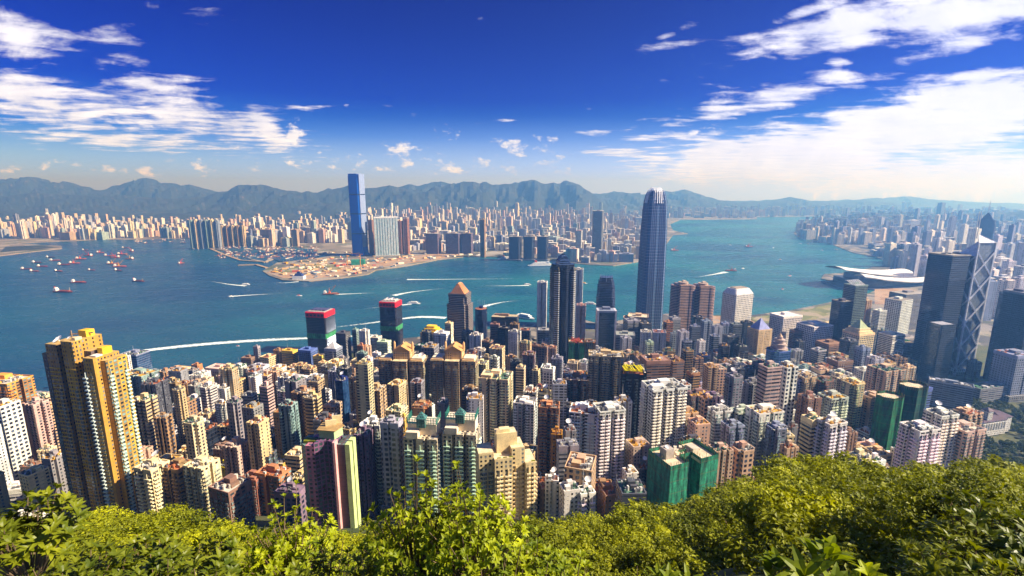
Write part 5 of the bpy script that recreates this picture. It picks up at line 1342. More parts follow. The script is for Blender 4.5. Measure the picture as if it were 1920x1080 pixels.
# ------------------------------------------------------------------ boats and wakes
def hull(m, L, B, H, mi=0, zb=-.5):
    n = [(-.5, .75), (-.45, .95), (.25, 1), (.40, .6), (.5, .05)]
    P = [(x * L, y * B / 2) for x, y in n]; poly = [(x, -y) for x, y in P] + [(x, y) for x, y in reversed(P)]
    lo = [(x * .94, y * .8) for x, y in poly]; m.loft([(zb, lo), (H * .45, poly), (H, poly)], mi=mi)
def boat(kind, px, py, L, ang, label, group=None):
    x, y, _ = on(px, py, 0); nm = {'barge': 'crane_barge', 'cargo': 'cargo_barge', 'ferry': 'ferry', 'cruise': 'cruise_ship', 'small': 'motorboat', 'ship': 'cargo_ship'}[kind]
    r = thing(nm, (x, y, 0), R(ang), label, {'barge': 'crane barge', 'cargo': 'barge', 'ferry': 'ferry', 'cruise': 'cruise ship', 'small': 'motorboat', 'ship': 'cargo ship'}[kind], group); rd = random.Random(int(px * 13 + py))
    def bl(nm, fn, col): m = MB(); fn(m); m.build(nm, 'paint', r, col)
    if kind == 'barge':
        bl('hull', lambda m: hull(m, L, L * .28, L * .07), lin(rd.choice(['a83a2c', '8a3a34', '7a4038']))); bl('deck', lambda m: m.box(0, 0, L * .07, L * .7, L * .2, L * .02), lin('b07050'))
        bl('deckhouse', lambda m: (m.box(-L * .36, 0, L * .07, L * .14, L * .2, L * .13), m.box(-L * .37, 0, L * .2, L * .08, L * .12, L * .05)), (.75, .72, .7)); cc = lin(rd.choice(['e06a20', 'd03a30', '2a50b0', 'd8a020']))
        bl('crane', lambda m: (m.tube((-L * .1, 0, L * .08), (-L * .1, 0, L * .4), L * .02, 4), m.tube((-L * .1, 0, L * .12), (L * .3, 0, L * .55), L * .016, 4), m.tube((-L * .1, 0, L * .4), (L * .3, 0, L * .55), L * .006, 3), m.box(-L * .1, 0, L * .08, L * .1, L * .12, L * .1)), cc)
    elif kind in ('cargo', 'ship'):
        bl('hull', lambda m: hull(m, L, L * .22, L * .07), lin(rd.choice(['8a2c28', '2a2430', '7a3430'])))
        bl('deckhouse', lambda m: (m.box(-L * .38, 0, L * .07, L * .15, L * .17, L * .12), m.box(-L * .38, 0, L * .19, L * .09, L * .13, L * .05)), (.8, .78, .75)); bl('cargo_hold', lambda m: m.box(L * .05, 0, L * .07, L * .55, L * .16, L * .03), lin(rd.choice(['a85a40', '8a4034', '6a3a34'])))
        if kind == 'ship': bl('mast', lambda m: m.tube((L * .35, 0, L * .06), (L * .35, 0, L * .26), L * .008, 4), (.7, .5, .3)); bl('funnel', lambda m: m.box(-L * .44, 0, L * .19, L * .04, L * .06, L * .09), lin('c03028'))
    elif kind == 'ferry':
        bl('hull', lambda m: hull(m, L, L * .24, L * .08), (.75, .75, .76)); bl('cabin', lambda m: (m.box(-L * .04, 0, L * .08, L * .7, L * .19, L * .07), m.box(0, 0, L * .15, L * .45, L * .15, L * .05)), (.82, .82, .82)); bl('trim', lambda m: m.box(-L * .04, 0, L * .095, L * .705, L * .193, L * .025), lin(rd.choice(['c84a30', 'e0902a', '2a4a80'])))
    elif kind == 'cruise':
        bl('hull', lambda m: hull(m, L, L * .15, L * .045), (.8, .8, .82)); bl('decks', lambda m: [m.box(-L * .03, 0, L * .045 + i * L * .018, L * (.8 - i * .06), L * (.14 - i * .008), L * .014) for i in range(6)], (.85, .85, .86)); bl('bridge', lambda m: m.box(L * .22, 0, L * .14, L * .08, L * .12, L * .03), (.7, .72, .78)); bl('funnel', lambda m: (m.box(-L * .22, 0, L * .15, L * .08, L * .06, L * .06)), lin('c8452a'))
    else:
        bl('hull', lambda m: hull(m, L, L * .3, L * .1), (.8, .8, .8)); bl('cabin', lambda m: m.box(-L * .08, 0, L * .1, L * .4, L * .2, L * .12), lin(rd.choice(['e8e4e0', 'd8a040', 'b84030'])))
    return r
fleet = [(152, 486, 60, 6, 'barge'), (165, 480, 60, 170, 'barge'), (140, 494, 55, 10, 'barge'), (205, 480, 60, 5, 'barge'), (215, 483, 55, 190, 'barge'), (230, 477, 60, 15, 'barge'), (242, 486, 58, 170, 'barge'), (212, 495, 60, 10, 'barge'), (225, 500, 62, 12, 'barge'), (245, 471, 50, 160, 'barge'), (188, 474, 50, 0, 'barge'), (120, 497, 60, 8, 'cargo'), (104, 489, 55, 14, 'cargo'), (95, 483, 50, 8, 'cargo'), (70, 493, 55, 3, 'cargo'), (80, 500, 52, 8, 'cargo'), (50, 505, 52, 6, 'cargo'), (65, 509, 45, 4, 'cargo'), (110, 509, 48, -8, 'cargo'), (172, 507, 40, -6, 'cargo'), (222, 508, 50, -14, 'cargo'), (148, 530, 62, 4, 'cargo'), (119, 548, 78, -4, 'ship'), (260, 528, 60, -10, 'ship'), (235, 465, 45, 8, 'cargo'), (160, 469, 40, 5, 'cargo'), (340, 494, 45, 80, 'barge')]
cnt = {}
W1 = ['first', 'second', 'third', 'fourth', 'fifth', 'sixth', 'seventh', 'eighth', 'ninth', 'tenth', 'eleventh', 'twelfth', 'thirteenth', 'fourteenth', 'fifteenth', 'sixteenth', 'seventeenth', 'eighteenth', 'nineteenth', 'twentieth']
def ordw(i): return W1[i] if i < 20 else ['twenty', 'thirty', 'forty', 'fifty', 'sixty', 'seventy', 'eighty', 'ninety'][(i + 1) // 10 - 2] + (('-' + W1[(i + 1) % 10 - 1]) if (i + 1) % 10 else 'th')
for k in ('barge', 'cargo', 'ship'):
    for i, (px, py, L, a, _) in enumerate(sorted([f for f in fleet if f[4] == k])):
        boat(k, px, py, L, a, {'barge': 'red crane barge, %s from the left in the anchorage off the far left shore', 'cargo': 'low red barge, %s from the left in the anchorage off the far left shore', 'ship': 'small cargo ship with a white deckhouse, %s from the left on the open left water'}[k] % ordw(i), {'barge': 'crane barges at anchor', 'cargo': 'barges at anchor', 'ship': None}[k])
boat('barge', 621, 552, 62, 4, 'orange crane barge alone on the water below the sandy point'); boat('ferry', 776, 570, 46, -3, 'orange and white ferry right of the red topped towers'); boat('ferry', 461, 534, 34, 6, 'small ferry trailing a wake in the left open water'); boat('small', 432, 556, 18, 180, 'white speedboat at the head of a short wake, left open water')
boat('small', 561, 555, 22, 10, 'small yellow workboat left of the orange crane barge'); boat('small', 446, 649, 9, 10, 'tiny yellow boat under the long white wake'); boat('ferry', 989, 534, 30, 0, 'white ferry heading a wake left of the mirrored star tower'); boat('ferry', 1107, 571, 44, -10, 'white double decked ferry between the two dark glass towers'); boat('small', 1096, 532, 28, -40, 'white boat just right of the mirrored star tower')
boat('cruise', 1016, 499, 150, 8, 'white cruise ship moored at the far pier with an orange funnel'); boat('cruise', 952, 486, 110, 12, 'longer white liner moored left of the cruise ship'); boat('ferry', 900, 480, 60, 20, 'yellow edged ferry beside the far pier'); boat('ferry', 984, 597, 70, -35, 'white ferry berthed behind the wide brown slab')
boat('barge', 1370, 508, 55, 178, 'brown barge with raised ramp towing a pale wake on the right water'); boat('barge', 1404, 463, 60, 5, 'dark crane barge far out on the right water'); boat('barge', 1265, 470, 60, 10, 'work barge just right of the clawed skyscraper')
for i, (px, py) in enumerate([(1369, 460), (1393, 504), (1450, 465), (1467, 543), (1411, 556), (1541, 470), (1567, 468), (1500, 457), (1515, 458), (1462, 487), (1480, 518)]): boat('small', px, py, 22, 20 * i, 'tiny dark boat, %s from the left on the right hand water' % ordw(sorted([1369, 1393, 1450, 1467, 1411, 1541, 1567, 1500, 1515, 1462, 1480]).index(px)), 'small boats on the right water')
# boats packed in the typhoon shelters
bm = MB(); hull(bm, 1, .26, .09, zb=-.02); bm.box(-.15, 0, .09, .35, .18, .14, mi=1); bm.tube((.1, 0, .1), (.3, 0, .5), .02, 3, mi=2)
bmesh_ = bm.mesh('moored_boat', [plain('moored_hull', .2, .7, 1, objcol=False, col=lin('80585a')), M['pale'], plain('moored_derrick', .1, .7, 1, objcol=False, col=lin('a0684c'))])
rd = random.Random(9); k = 0; P_ = []
while len(P_) < 90:
    z = rd.random(); px, py = (rd.uniform(410, 490), rd.uniform(457, 484)) if z < .4 else (rd.uniform(500, 590), rd.uniform(462, 484)) if z < .8 else (rd.uniform(255, 345), rd.uniform(449, 456))
    x, y, _ = on(px, py, 0)
    if pip((x, y), kln) and z >= .8: continue
    P_.append((px, py))
shel = [(370, 471), (452, 490), (495, 470), (508, 489), (500, 500)]
P_.sort()
for i, (px, py) in enumerate(P_):
    x, y, _ = on(px, py, 3.2); o = ob('moored_boat', bmesh_); s = rd.uniform(20, 42); o.scale = (s, s, s); o.location = (x, y, 1.2 if not pip((x, y), kln) else 3.2); o.rotation_euler = (0, 0, rd.uniform(0, 6.28))
    tag(o, 'moored fishing boat, %s from the left in the crowded far shelter' % ordw(i), 'fishing boat', 'fishing boats moored in the far shelter')
fm_ = MB()
for i in range(120):
    px, py = (rd.uniform(408, 492), rd.uniform(457, 484)) if i % 2 else (rd.uniform(498, 596), rd.uniform(460, 486))
    x, y, _ = on(px, py, 3.2); L = rd.uniform(18, 40); a = rd.uniform(0, 6.28); fm_.prism([(x + u * math.cos(a) - v * math.sin(a), y + u * math.sin(a) + v * math.cos(a)) for u, v in ((-L * .5, -L * .1), (L * .3, -L * .12), (L * .5, 0), (L * .3, L * .12), (-L * .5, L * .1))], 2.6, 3.2 + L * .08, mi=i % 3); fm_.box(x, y, 3, L * .25, L * .16, L * .2, a, mi=(i + 1) % 3); fm_.tube((x, y, 3), (x + L * .2, y, 3 + L * .5), .9, 3, mi=2)
tag(fm_.build('moored_fleet', [bmesh_.materials[0], M['pale'], bmesh_.materials[2]]), 'dense mass of moored red and white fishing boats in the far shelter', 'moored fleet', kind='stuff')
def sheltermat():
    M['shel'] = M['water']
sheltermat()
mb = MB()
for pts in ([(405, 458), (440, 474), (470, 485), (497, 490), (515, 476), (470, 462), (430, 455)], [(505, 470), (540, 462), (590, 468), (600, 480), (560, 488), (525, 490), (508, 484)]):
    P = [on(px, py, 3.1) for px, py in pts]; a = sum(P[i][0] * P[(i + 1) % len(P)][1] - P[(i + 1) % len(P)][0] * P[i][1] for i in range(len(P)));
    tri = mathutils.geometry.tessellate_polygon([[Vector(p) for p in P]])
    for t in tri:
        q = [P[i] for i in t]; n = (Vector(q[1]) - Vector(q[0])).cross(Vector(q[2]) - Vector(q[0])); mb.face(q if n.z > 0 else q[::-1])
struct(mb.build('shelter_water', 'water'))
mb = MB()
for pts in ([(365, 464), (395, 467), (420, 478), (452, 489), (500, 492)], [(448, 498), (480, 497), (500, 503)]):
    for a, b in zip(pts[:-1], pts[1:]):
        p, q = on(*a, 0), on(*b, 0); L = math.dist(p, q); mb.box((p[0] + q[0]) / 2, (p[1] + q[1]) / 2, -2, L + 6, 16, 6.5, math.atan2(q[1] - p[1], q[0] - p[0]))
tag(mb.build('breakwater', 'sea_wall'), 'thin sandy stone breakwater enclosing the far boat shelter', 'breakwater')
def foammat():
    m, t, p, o = newmat('wake_foam'); uv = t.sep(t.new('ShaderNodeUVMap').outputs[0]); pos = t.new('ShaderNodeNewGeometry').outputs['Position']
    n = t.noise(pos, .16, 5, .75); edge = t.m('SUBTRACT', 1, t.m('ABSOLUTE', t.m('SUBTRACT', t.m('MULTIPLY', uv[1], 2), 1)))
    f = t.mr(t.m('ADD', t.m('ADD', n, t.m('MULTIPLY', edge, .55)), t.m('MULTIPLY', uv[0], -.62)), .52, .66)
    p.inputs['Base Color'].default_value = (.75, .85, .85, 1); p.inputs['Roughness'].default_value = .8
    tr = t.new('ShaderNodeBsdfTransparent'); ms = t.new('ShaderNodeMixShader'); t.put(ms.inputs[0], f); t.l.new(tr.outputs[0], ms.inputs[1]); t.l.new(p.outputs[0], ms.inputs[2]); t.l.new(ms.outputs[0], o.inputs[0]); return m
M['foam'] = foammat()
def wake(pts, w0, w1, fade=1.):
    """white water behind a boat; pts run from the bow backwards"""
    w0 *= 2.1; w1 *= 2.1; P = [Vector(on(*p, .35)) for p in pts]; Q = []
    for i in range(len(P) - 1):
        for k in range(8): Q.append(P[i].lerp(P[i + 1], k / 8))
    Q.append(P[-1]); m = MB(); n = len(Q) - 1
    S = [q + Vector((0, 0, 0)) for q in Q]
    for i in range(1, n): S[i] = (Q[max(0, i - 4)] + Q[i] * 2 + Q[min(n, i + 4)]) / 4
    L = []
    for i in range(n + 1):
        t = i / n; d = (S[min(n, i + 1)] - S[max(0, i - 1)]).normalized(); nn = Vector((-d.y, d.x, 0)) * (w0 + (w1 - w0) * t) / 2; L.append((S[i] + nn, S[i] - nn, t * fade))
    for a, b in zip(L[:-1], L[1:]): m.face([a[0], a[1], b[1], b[0]], [(a[2], 0), (a[2], 1), (b[2], 1), (b[2], 0)])
    o = m.build('boat_wake', 'foam'); o['kind'] = 'structure'
wake([(240, 661), (330, 650), (420, 642), (500, 637), (580, 634), (700, 628)], 11, 30, .68); wake([(430, 556), (470, 553), (530, 550)], 10, 10, .8); wake([(461, 536), (425, 533), (380, 524)], 9, 12, 1)
wake([(763, 524), (800, 524), (900, 523), (1000, 522)], 12, 8, .9); wake([(771, 570), (735, 574), (650, 582)], 9, 14, 1.1); wake([(738, 554), (770, 547), (830, 541)], 14, 9, .75); wake([(992, 535), (950, 536), (880, 536)], 9, 10, 1)
wake([(836, 596), (790, 593), (750, 598), (700, 605), (640, 612), (560, 622)], 12, 26, .95); wake([(905, 575), (940, 566), (990, 562)], 12, 8, 1); wake([(1362, 510), (1330, 516), (1290, 522)], 16, 12, 1); wake([(628, 552), (680, 550), (730, 547)], 8, 8, 1.1); wake([(560, 528), (530, 531), (500, 529)], 9, 7, 1)
# ------------------------------------------------------------------ vegetation
def crown_mesh(seed, n=3400, leaf=.42, R0=1., lobes=11, flat=.7):
    """leaf tufts scattered through a crown of unit radius made of uneven lobes"""
    rd = np.random.RandomState(seed); L = []
    for i in range(lobes):
        a = rd.uniform(0, 6.28); e = rd.uniform(-.15, 1.0); r = rd.uniform(.25, .95) * (1 if i else .1); L.append((np.array([math.cos(a) * r * math.cos(e), math.sin(a) * r * math.cos(e), flat * math.sin(e) * .8]), rd.uniform(.17, .36)))
    v = []; f = []; s = leaf
    for i in range(n):
        c, r = L[rd.randint(len(L))]; d = rd.normal(size=3); d /= np.linalg.norm(d); d[2] = d[2] * .8 + .15
        if i % 7 == 0 or i == 0: tuft = (c, r, d)
        c, r, d0 = tuft; p = c + d0 * r * (.86 + .2 * math.sin(i)) + rd.normal(size=3) * .028; d = d0
        nrm = d * .7 + rd.normal(size=3) * .5 + np.array([0, 0, .35]); nrm /= np.linalg.norm(nrm)
        a = np.cross(nrm, rd.normal(size=3)); a /= np.linalg.norm(a); b = np.cross(nrm, a); k = s * rd.uniform(.6, 1.3)
        q = len(v); v += [p - a * k * .5, p + b * k * .32 + nrm * k * .1, p + a * k * .6, p - b * k * .32 + nrm * k * .1]; f.append((q, q + 1, q + 2, q + 3))
    me = bpy.data.meshes.new('crown'); me.from_pydata([tuple(x) for x in v], [], f); return me
def trunk_mesh(seed):
    rd = random.Random(seed); m = MB(); m.tube((0, 0, -1.2), (rd.uniform(-.05, .05), .03, -.35), .055, 6, .04)
    for i in range(7): a = rd.uniform(0, 6.28); m.tube((0, 0, -.5 + i * .04), (math.cos(a) * .45, math.sin(a) * .45, rd.uniform(-.05, .35)), .03, 4, .008)
    return m.mesh('trunk', ['bark'])
crownsN = []
for i in range(5): me = crown_mesh(40 + i, 9000, .062, lobes=22); me.materials.append(M['leaf']); crownsN.append(me)
crowns = []
for i in range(5): me = crown_mesh(i, 5000, .10, lobes=17); me.materials.append(M['leaf']); crowns.append(me)
parkc = []
for i in range(3): me = crown_mesh(20 + i, 900, .22, lobes=8); me.materials.append(M['leaf2']); parkc.append(me)
trunks = [trunk_mesh(i) for i in range(3)]
TREES = []
def tree(x, y, zc, r, meshes, rd, label, group, squash=.85, nm='tree', trunk=True):
    t = thing(nm, (x, y, zc - r * 1.1), rd.uniform(0, 6.28), label, 'tree', group)
    c = ob('crown', rd.choice(meshes), t); c.location = (0, 0, r * 1.1); c.scale = (r * rd.uniform(.85, 1.25), r * rd.uniform(.85, 1.2), r * squash * rd.uniform(.8, 1.2)); c.rotation_euler = (rd.uniform(-.2, .2), rd.uniform(-.2, .2), 0)
    if trunk: k = ob('trunk', rd.choice(trunks), t); k.location = (0, 0, r * 1.1); k.scale = (r, r, r)
    return t
rd = random.Random(77); spots = []
Y = 20
while Y < 175:
    rr = 2.3 + min(Y, 120) * .046
    X = -1.35 * Y * 1.1 - 8
    while X < 1.35 * Y * 1.1 + 8:
        px = 960 + F * X / (1.115 * Y); cr = lerp_tab(CREST, px, 2)
        right = min(1, max(0, (px - 850) / 500)); r = (rr * (.8 + .45 * right)) * rd.uniform(.7, 1.3)
        x, y = X + rd.uniform(-.4, .4) * r, Y + rd.uniform(-.4, .4) * r
        if y < cr + 3: spots.append((x, y, r, px))
        X += r * 1.34
    Y += rr * 1.12
def visible_spot(x, y, r): p = proj(x, y, canopy(x, y)); return p and -40 - r * 12 < p[0] < 1960 + r * 12 and p[1] < 1110
spots = [s for s in spots if visible_spot(*s[:3])]
print('slope trees', len(spots)); 
for x, y, r, px in spots:
    zc = canopy(x, y) - r * (.62 if px > 1400 else 1.05) + rd.uniform(-.5, .35) * r
    if y > lerp_tab(CREST, px, 2) * .55 and rd.random() < .0: continue
    t = tree(x, y, zc, r, crownsN if y < 75 else crowns, rd, None, 'trees on the slope below the lookout'); p = proj(x, y, zc + r * .5); TREES.append((t, p[0], p[1]))
    g = ground(x, y)
# park woods at the right
ps = []
for i in range(420):
    px, py = rd.uniform(1700, 1960), rd.uniform(690, 900)
    if px < 1830 and py > 770: continue
    if px < 1740 and py > 735: continue
    Yp = 560 + (900 - py) * 1.5 if py > 700 else 900; 
    x, y, _ = at(px, py, Yp); g = ground(x, y)
    q = proj(x, y, g + 6)
    if any((x - a) ** 2 + (y - b) ** 2 < (c + 3) ** 2 for a, b, c in FOOT): continue
    if all((x - a) ** 2 + (y - b) ** 2 > 64 for a, b in ps): ps.append((x, y))
for Y_ in np.arange(380, 930, 12):
    for px in np.arange(1835, 2010, 11):
        x = (px + rd.uniform(-6, 6) - 960) / F * Y_ * 1.06; y = Y_ + rd.uniform(-6, 6)
        if any((x - a) ** 2 + (y - b) ** 2 < (c + 3) ** 2 for a, b, c in FOOT): continue
        if all((x - a) ** 2 + (y - b) ** 2 > 60 for a, b in ps): ps.append((x, y))
extra = [(1115, 610, 1190), (1100, 622, 1150), (1150, 605, 1200), (1165, 618, 1150), (1195, 612, 1180), (1215, 614, 1200), (1232, 612, 1220), (1250, 615, 1180), (1580, 740, 800), (1690, 672, 950), (1700, 680, 930), (1685, 690, 900), (490, 830, 560), (520, 822, 560), (502, 815, 580), (75, 930, 420), (82, 915, 430), (68, 945, 410), (55, 915, 440), (105, 690, 900), (50, 735, 850), (1820, 690, 930), (1700, 660, 990), (985, 610, 1180), (1000, 612, 1190)]
PK = []
for x, y in ps:
    p = proj(x, y, ground(x, y) + 9)
    if p and p[0] < 1950: PK.append((x, y))
for px, py, Y_ in extra: x, y, z = at(px, py, Y_); PK.append((x, y))
print('park trees', len(PK))
PKI = [q for q in PK if q[1] > 0]; PKI.sort(key=lambda q: q[1]); keep = set(PKI[-len(extra):] + PKI[:max(0, 290 - len(spots) - len(extra))]) | set(PK[-len(extra):]); sv, sf = [], []
pv = [(np.array([v.co[:] for v in me.vertices]), np.array([p.vertices[:] for p in me.polygons])) for me in parkc]
for q in PK:
    if q in keep: continue
    x, y = q; r = rd.uniform(5, 8.5); V, Fc = rd.choice(pv); a = rd.uniform(0, 6.28); c, s_ = math.cos(a), math.sin(a); W = V @ np.array([[c, s_, 0], [-s_, c, 0], [0, 0, 1]]) * r + np.array([x, y, max(ground(x, y), 3) + r * .75])
    sf.append(Fc + sum(len(k) for k in sv)); sv.append(W)
if sv:
    me = bpy.data.meshes.new('woodland'); me.from_pydata(np.vstack(sv).tolist(), [], np.vstack(sf).tolist()); me.materials.append(M['leaf2']); tag(ob('woodland', me), 'wooded park on the hillside at the right edge', 'woodland', kind='stuff')
for x, y in [q for q in PK if q in keep]:
    r = rd.uniform(5, 8.5); g = ground(x, y); t = tree(x, y, max(g, 3) + r * .75, r, parkc, rd, None, 'park trees among the buildings', 1.0, trunk=False); p = proj(x, y, g + r); TREES.append((t, p[0], p[1]))
# lawn by the harbour
def lawn(name, pts, z, mat, kind='structure'):
    P = [on(px, py, z) for px, py in pts]; tri = mathutils.geometry.tessellate_polygon([[Vector(p) for p in P]]); m = MB()
    for t in tri:
        q = [P[i] for i in t]; n = (Vector(q[1]) - Vector(q[0])).cross(Vector(q[2]) - Vector(q[0])); m.face(q if n.z > 0 else q[::-1])
    o = m.build(name, mat); o['kind'] = kind
M['lawn'] = citymat('harbour_lawn', [(.2, (.11, .13, .04)), (.5, (.20, .20, .06)), (.7, (.32, .27, .19))], .03, .02, .3); M['sand'] = citymat('bare_site_ground', [(.2, (.30, .17, .09)), (.6, (.45, .30, .18)), (.8, (.30, .25, .22))], .03, .02, .1)
lawn('lawn', [(1400, 596), (1480, 586), (1540, 574), (1592, 563), (1592, 590), (1500, 602), (1420, 606)], 3.3, 'lawn'); lawn('building_site_ground', [(1640, 542), (1664, 534), (1720, 545), (1740, 575), (1640, 570)], 3.3, 'sand'); lawn('building_site_ground', [(1320, 592), (1400, 594), (1420, 605), (1330, 606)], 3.3, 'sand')
lawn('promenade_ground', [(500, 511), (530, 521), (580, 523), (640, 517), (700, 503), (780, 492), (870, 478), (860, 470), (760, 482), (690, 492), (620, 492), (540, 500)], 3.3, 'sand')
lawn('lawn', [(505, 508), (560, 498), (600, 494), (610, 500), (560, 508), (520, 513)], 3.6, 'lawn'); lawn('lawn', [(590, 512), (610, 494), (650, 496), (640, 504)], 3.7, 'lawn')
for i, pts in enumerate([[(0, 473), (60, 468), (112, 463), (60, 460), (10, 463)], [(280, 432), (345, 436), (345, 443), (270, 440)], [(560, 440), (640, 446), (650, 452), (560, 452)], [(800, 428), (880, 426), (900, 433), (820, 436)], [(1000, 434), (1080, 430), (1100, 438), (1010, 442)]]): lawn('scrubland', pts, 3.6 + i * .05, 'hill')
# shrubs close to the lookout: stems carrying whorls of pointed leaves
def leafm(m, p, d, up, L, W, mi=0, fold=.12):
    d = d.normalized(); s = d.cross(up)
    if s.length < .01: s = d.orthogonal()
    s.normalize(); n = s.cross(d).normalized(); rows = []
    for t, w_, b in ((0, .05, 0), (.25, .75, .06), (.55, 1, .07), (.82, .62, .0), (1, .02, -.08)):
        c = p + d * L * t + n * (L * b); rows.append((c - s * W * w_ / 2 + n * fold * W * w_, c, c + s * W * w_ / 2 + n * fold * W * w_))
    for a, b in zip(rows[:-1], rows[1:]): m.face([a[0], a[1], b[1], b[0]], mi=mi); m.face([a[1], a[2], b[2], b[1]], mi=mi)
def shrub_mesh(seed, stems, H, Lf, Wf, nper, whorls, mat, spread=.6, tall=0):
    rd = random.Random(seed); m = MB(); st = MB()
    for i in range(stems):
        a = rd.uniform(0, 6.28); rad = rd.uniform(.1, 1) ** .6 * spread; hh = H * rd.uniform(.65, 1.0) * (1 - .35 * rad / spread)
        if i < tall: rad *= .6; hh = H * rd.uniform(1.05, 1.2)
        p0 = Vector((math.cos(a) * rad * .25, math.sin(a) * rad * .25, 0)); p1 = Vector((math.cos(a) * rad, math.sin(a) * rad, hh)); mid = p0.lerp(p1, .55) + Vector((rd.uniform(-.06, .06), rd.uniform(-.06, .06), 0))
        st.tube(p0, mid, .011, 4, .008, cap=False); st.tube(mid, p1, .008, 4, .004, cap=False)
        for k in range(whorls):
            t = 1 - k * .8 / whorls * .75; c = mid.lerp(p1, max(0, (t - .55) / .45)) if t > .55 else p0.lerp(mid, t / .55); ax = (p1 - mid).normalized()
            c = c + Vector((rd.uniform(-.05, .05), rd.uniform(-.05, .05), rd.uniform(-.03, .03))) * (2 if k else 0)
            for j in range(nper):
                b = 6.28 * j / nper + rd.uniform(-.3, .3); out = (ax.orthogonal().normalized() * math.cos(b) + ax.cross(ax.orthogonal()).normalized() * math.sin(b)); d = out + ax * rd.uniform(.25, 1.1) * (1.2 if k == 0 else .7)
                leafm(m, c, d, ax, Lf * rd.uniform(.65, 1.1), Wf * rd.uniform(.8, 1.1))
    return m.mesh('leaves', [mat]), st.mesh('stems', ['bark'])
SM = {'mid': [shrub_mesh(i, 60, 1.0, .085, .034, 7, 5, 'bush', .62, 3) for i in range(3)], 'wax': [shrub_mesh(10 + i, 36, 1.0, .135, .044, 7, 4, 'bushd', .6) for i in range(3)],
      'fine': [shrub_mesh(20 + i, 70, 1.0, .06, .028, 6, 6, 'bush', .65, 2) for i in range(2)], 'big': [shrub_mesh(30, 5, .5, .27, .085, 8, 1, 'bush', .25), shrub_mesh(31, 4, .5, .24, .07, 7, 1, 'bush', .2)]}
SH = []
def shrub(px, py, Y_, s, kind, label=None, rz=None, lift=0, sz=1):
    """(px, py): where the tips of the shrub show"""
    me, st = rd.choice(SM[kind]); H = {'big': .62}.get(kind, 1.0) * s * sz
    x, y, z = at(px, py, Y_); t = thing('shrub', (x, y, z - H), rz or rd.uniform(0, 6.28), label, 'shrub', None if label else 'leafy shrubs at the edge of the lookout')
    for nm, me_ in (('leaves', me), ('stems', st)): o = ob(nm, me_, t); o.scale = (s, s, s * sz)
    if not label: SH.append((t, px, py, kind))
    return t
# glossy broad leaved bush at the left, bright bush in the middle, single sprays at the right
for px, py, Y_, s in ((300, 962, 6.0, 1.5), (215, 960, 5.4, 1.3), (150, 985, 5, 1.3), (360, 965, 6.2, 1.2), (90, 1000, 4.6, 1.2), (250, 1000, 4.6, 1.1), (330, 1030, 4.4, 1.1), (170, 1035, 4.2, 1.0), (60, 1040, 4, 1.0), (400, 1040, 5, 1.1), (10, 1010, 4.6, 1.2)): shrub(px, py + 50, Y_, s, 'wax')
shrub(22, 918, 3.6, .8, 'wax', 'sprig of narrow glossy leaves standing up at the left edge')
for px, py, Y_, s in ((905, 905, 5.4, 1.5), (960, 925, 5.2, 1.3), (850, 950, 5.2, 1.3), (800, 975, 5.4, 1.2), (1010, 960, 5.2, 1.2), (1050, 990, 5, 1.1), (930, 990, 4.4, 1.1), (860, 1020, 4.2, 1.0), (990, 1020, 4.2, 1.0), (790, 1030, 4.6, 1.0), (1090, 1030, 4.6, 1.0), (740, 1010, 5.2, 1.1), (1130, 1050, 4.8, .9), (920, 1050, 3.9, .9)): shrub(px, py + 80, Y_, s, 'mid')
shrub(885, 915, 4.6, .9, 'mid', 'tall bright green shrub shoots rising before the cream towers', sz=1.2); shrub(778, 905, 4.8, 1.0, 'mid', 'leafy shoot standing before the green crowned towers', sz=1.3)
for px, py, Y_, s in ((510, 955, 9, 1.6), (560, 985, 9, 1.6), (470, 985, 8.4, 1.6), (610, 1000, 9, 1.5), (660, 985, 10, 1.7), (700, 1005, 9, 1.6), (430, 1010, 7.5, 1.4), (530, 1030, 7, 1.3), (620, 1040, 7, 1.3), (690, 1050, 6.6, 1.2), (470, 1055, 6.2, 1.2), (380, 1000, 8.5, 1.5), (750, 1040, 6.6, 1.2), (580, 1060, 6, 1.0), (1200, 1060, 8, 1.2)): shrub(px, py + 48, Y_, s, 'fine')
shrub(600, 1030, 4.6, .9, 'wax', 'shrub of long drooping leaves at the bottom left of centre')
shrub(1560, 1010, 1.9, .55, 'big', 'spray of large pointed bright leaves at the bottom right'); shrub(1475, 1040, 2.0, .45, 'big', 'smaller spray of large leaves left of the biggest spray'); shrub(1650, 1048, 2.2, .45, 'big', 'low spray of leaves right of the biggest spray'); shrub(1265, 1050, 2.6, .5, 'big', 'tuft of pale green leaves at the bottom right of centre')
shrub(1815, 1015, 4.2, 1.0, 'wax', 'dark twiggy shrub low in the bottom right corner'); shrub(1900, 940, 4.6, 1.2, 'wax', 'shrub with pointed leaves cut by the right edge'); shrub(1880, 1030, 3.6, 1.0, 'wax', 'lower shrub in the bottom right corner')
shrub(540, 950, 7, 1.2, 'mid', 'young leafy tree top left of the pink and green tower', sz=1.2)

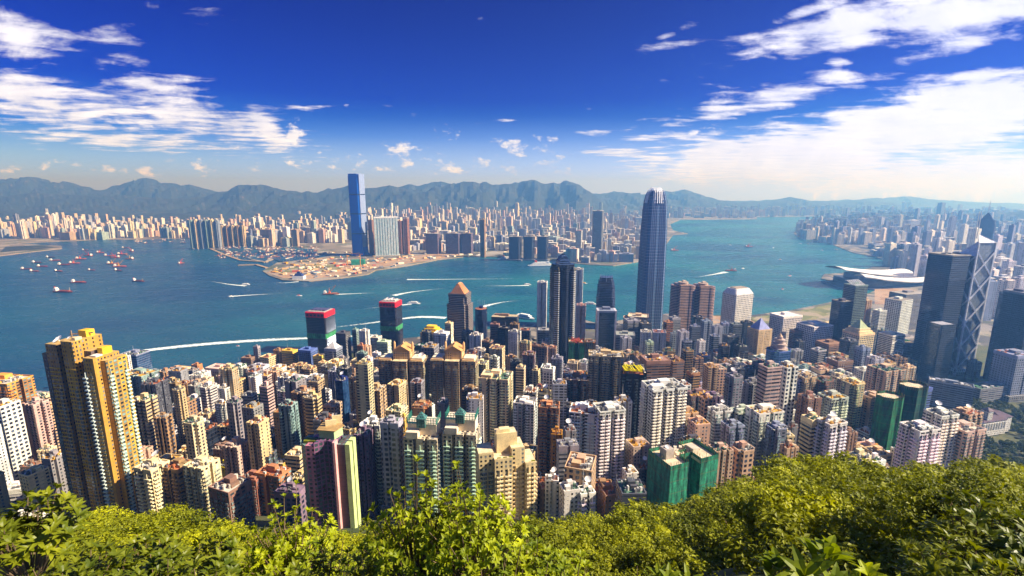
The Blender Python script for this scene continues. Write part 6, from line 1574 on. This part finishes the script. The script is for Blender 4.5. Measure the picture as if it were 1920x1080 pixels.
# ------------------------------------------------------------------ labels for everything built in loops
sh = {'mid': 'bright green shrub', 'wax': 'glossy broad leaved shrub', 'fine': 'small leaved shrub', 'big': 'large leaved spray'}
from collections import defaultdict
gr = defaultdict(list)
for t, px, py, k in SH: gr[k].append((px, py, t))
for k, l in gr.items():
    for i, (px, py, t) in enumerate(sorted(l, key=lambda q: q[0])): t['label'] = '%s, %s from the left along the bottom edge of the view' % (sh[k], ordw(i))
def ordn(i): return ordw(i) if i < 99 else 'more distant'
def near_hero(px, py):
    return min(HERO, key=lambda q: abs(q[0] - px) + 1.6 * abs(q[1] - py) + (12 if abs(q[0] - px) < 2 else 0))
gr = defaultdict(list)
for (o, cw, kw, px, py, h, ex, g) in TODO:
    hx, hy, hp = near_hero(px, py)
    if kw == 'far tower': kw = 'far tower'; sz = 'tall ' if h > 120 else 'low ' if h < 60 else ''
    else: sz = 'slender ' if False else 'tall ' if h > 115 else 'low ' if h < 38 else ''
    dr = 'left of' if px < hx else 'right of'
    gr[(sz, cw, kw, dr, hp)].append((abs(px - hx) + .01 * py, o, g))
for (sz, cw, kw, dr, hp), l in gr.items():
    l.sort(key=lambda q: q[0])
    for i, (_, o, g) in enumerate(l):
        o['label'] = ('%s%s %s, %s%s the %s' % (sz, cw, kw, (ordn(i) + ' ' if len(l) > 1 else 'just '), dr, hp)); o['group'] = g
gr = defaultdict(list)
for t, px, py in TREES:
    hx, hy, hp = near_hero(px, py - 60) if py > 850 else near_hero(px, py)
    dr = 'left of' if px < hx else 'right of'
    band = 'high' if py < 930 else 'middle' if py < 1000 else 'low'
    gr[(dr, hp, band if py > 850 else 'park')].append((abs(px - hx), t))
for (dr, hp, band), l in gr.items():
    l.sort(key=lambda q: q[0])
    for i, (_, t) in enumerate(l):
        t['label'] = ('park tree, %s %s the %s' % (ordn(i), dr, hp)) if band == 'park' else ('%s slope tree, %s %s the %s' % (dict(high='topmost', middle='mid height', low='lower')[band], ordn(i), dr, hp))

# ------------------------------------------------------------------ haze
def haze():
    m = bpy.data.materials.new('haze'); m.use_nodes = True; t = NT(m.node_tree); t.n.clear(); o = t.new('ShaderNodeOutputMaterial'); v = t.new('ShaderNodeVolumePrincipled')
    v.inputs['Color'].default_value = (.15, .42, 1.0, 1); v.inputs['Absorption Color'].default_value = (1, 1, 1, 1); v.inputs['Density'].default_value = 1.6e-4; v.inputs['Anisotropy'].default_value = .33; t.l.new(v.outputs[0], o.inputs['Volume'])
    M['haze'] = m; b = MB(); b.box(0, 7100, -41, 61000, 17200, 815); b_ = b.build('haze', 'haze'); tag(b_, None, kind='stuff')
haze()
print('objects', len(bpy.data.objects))
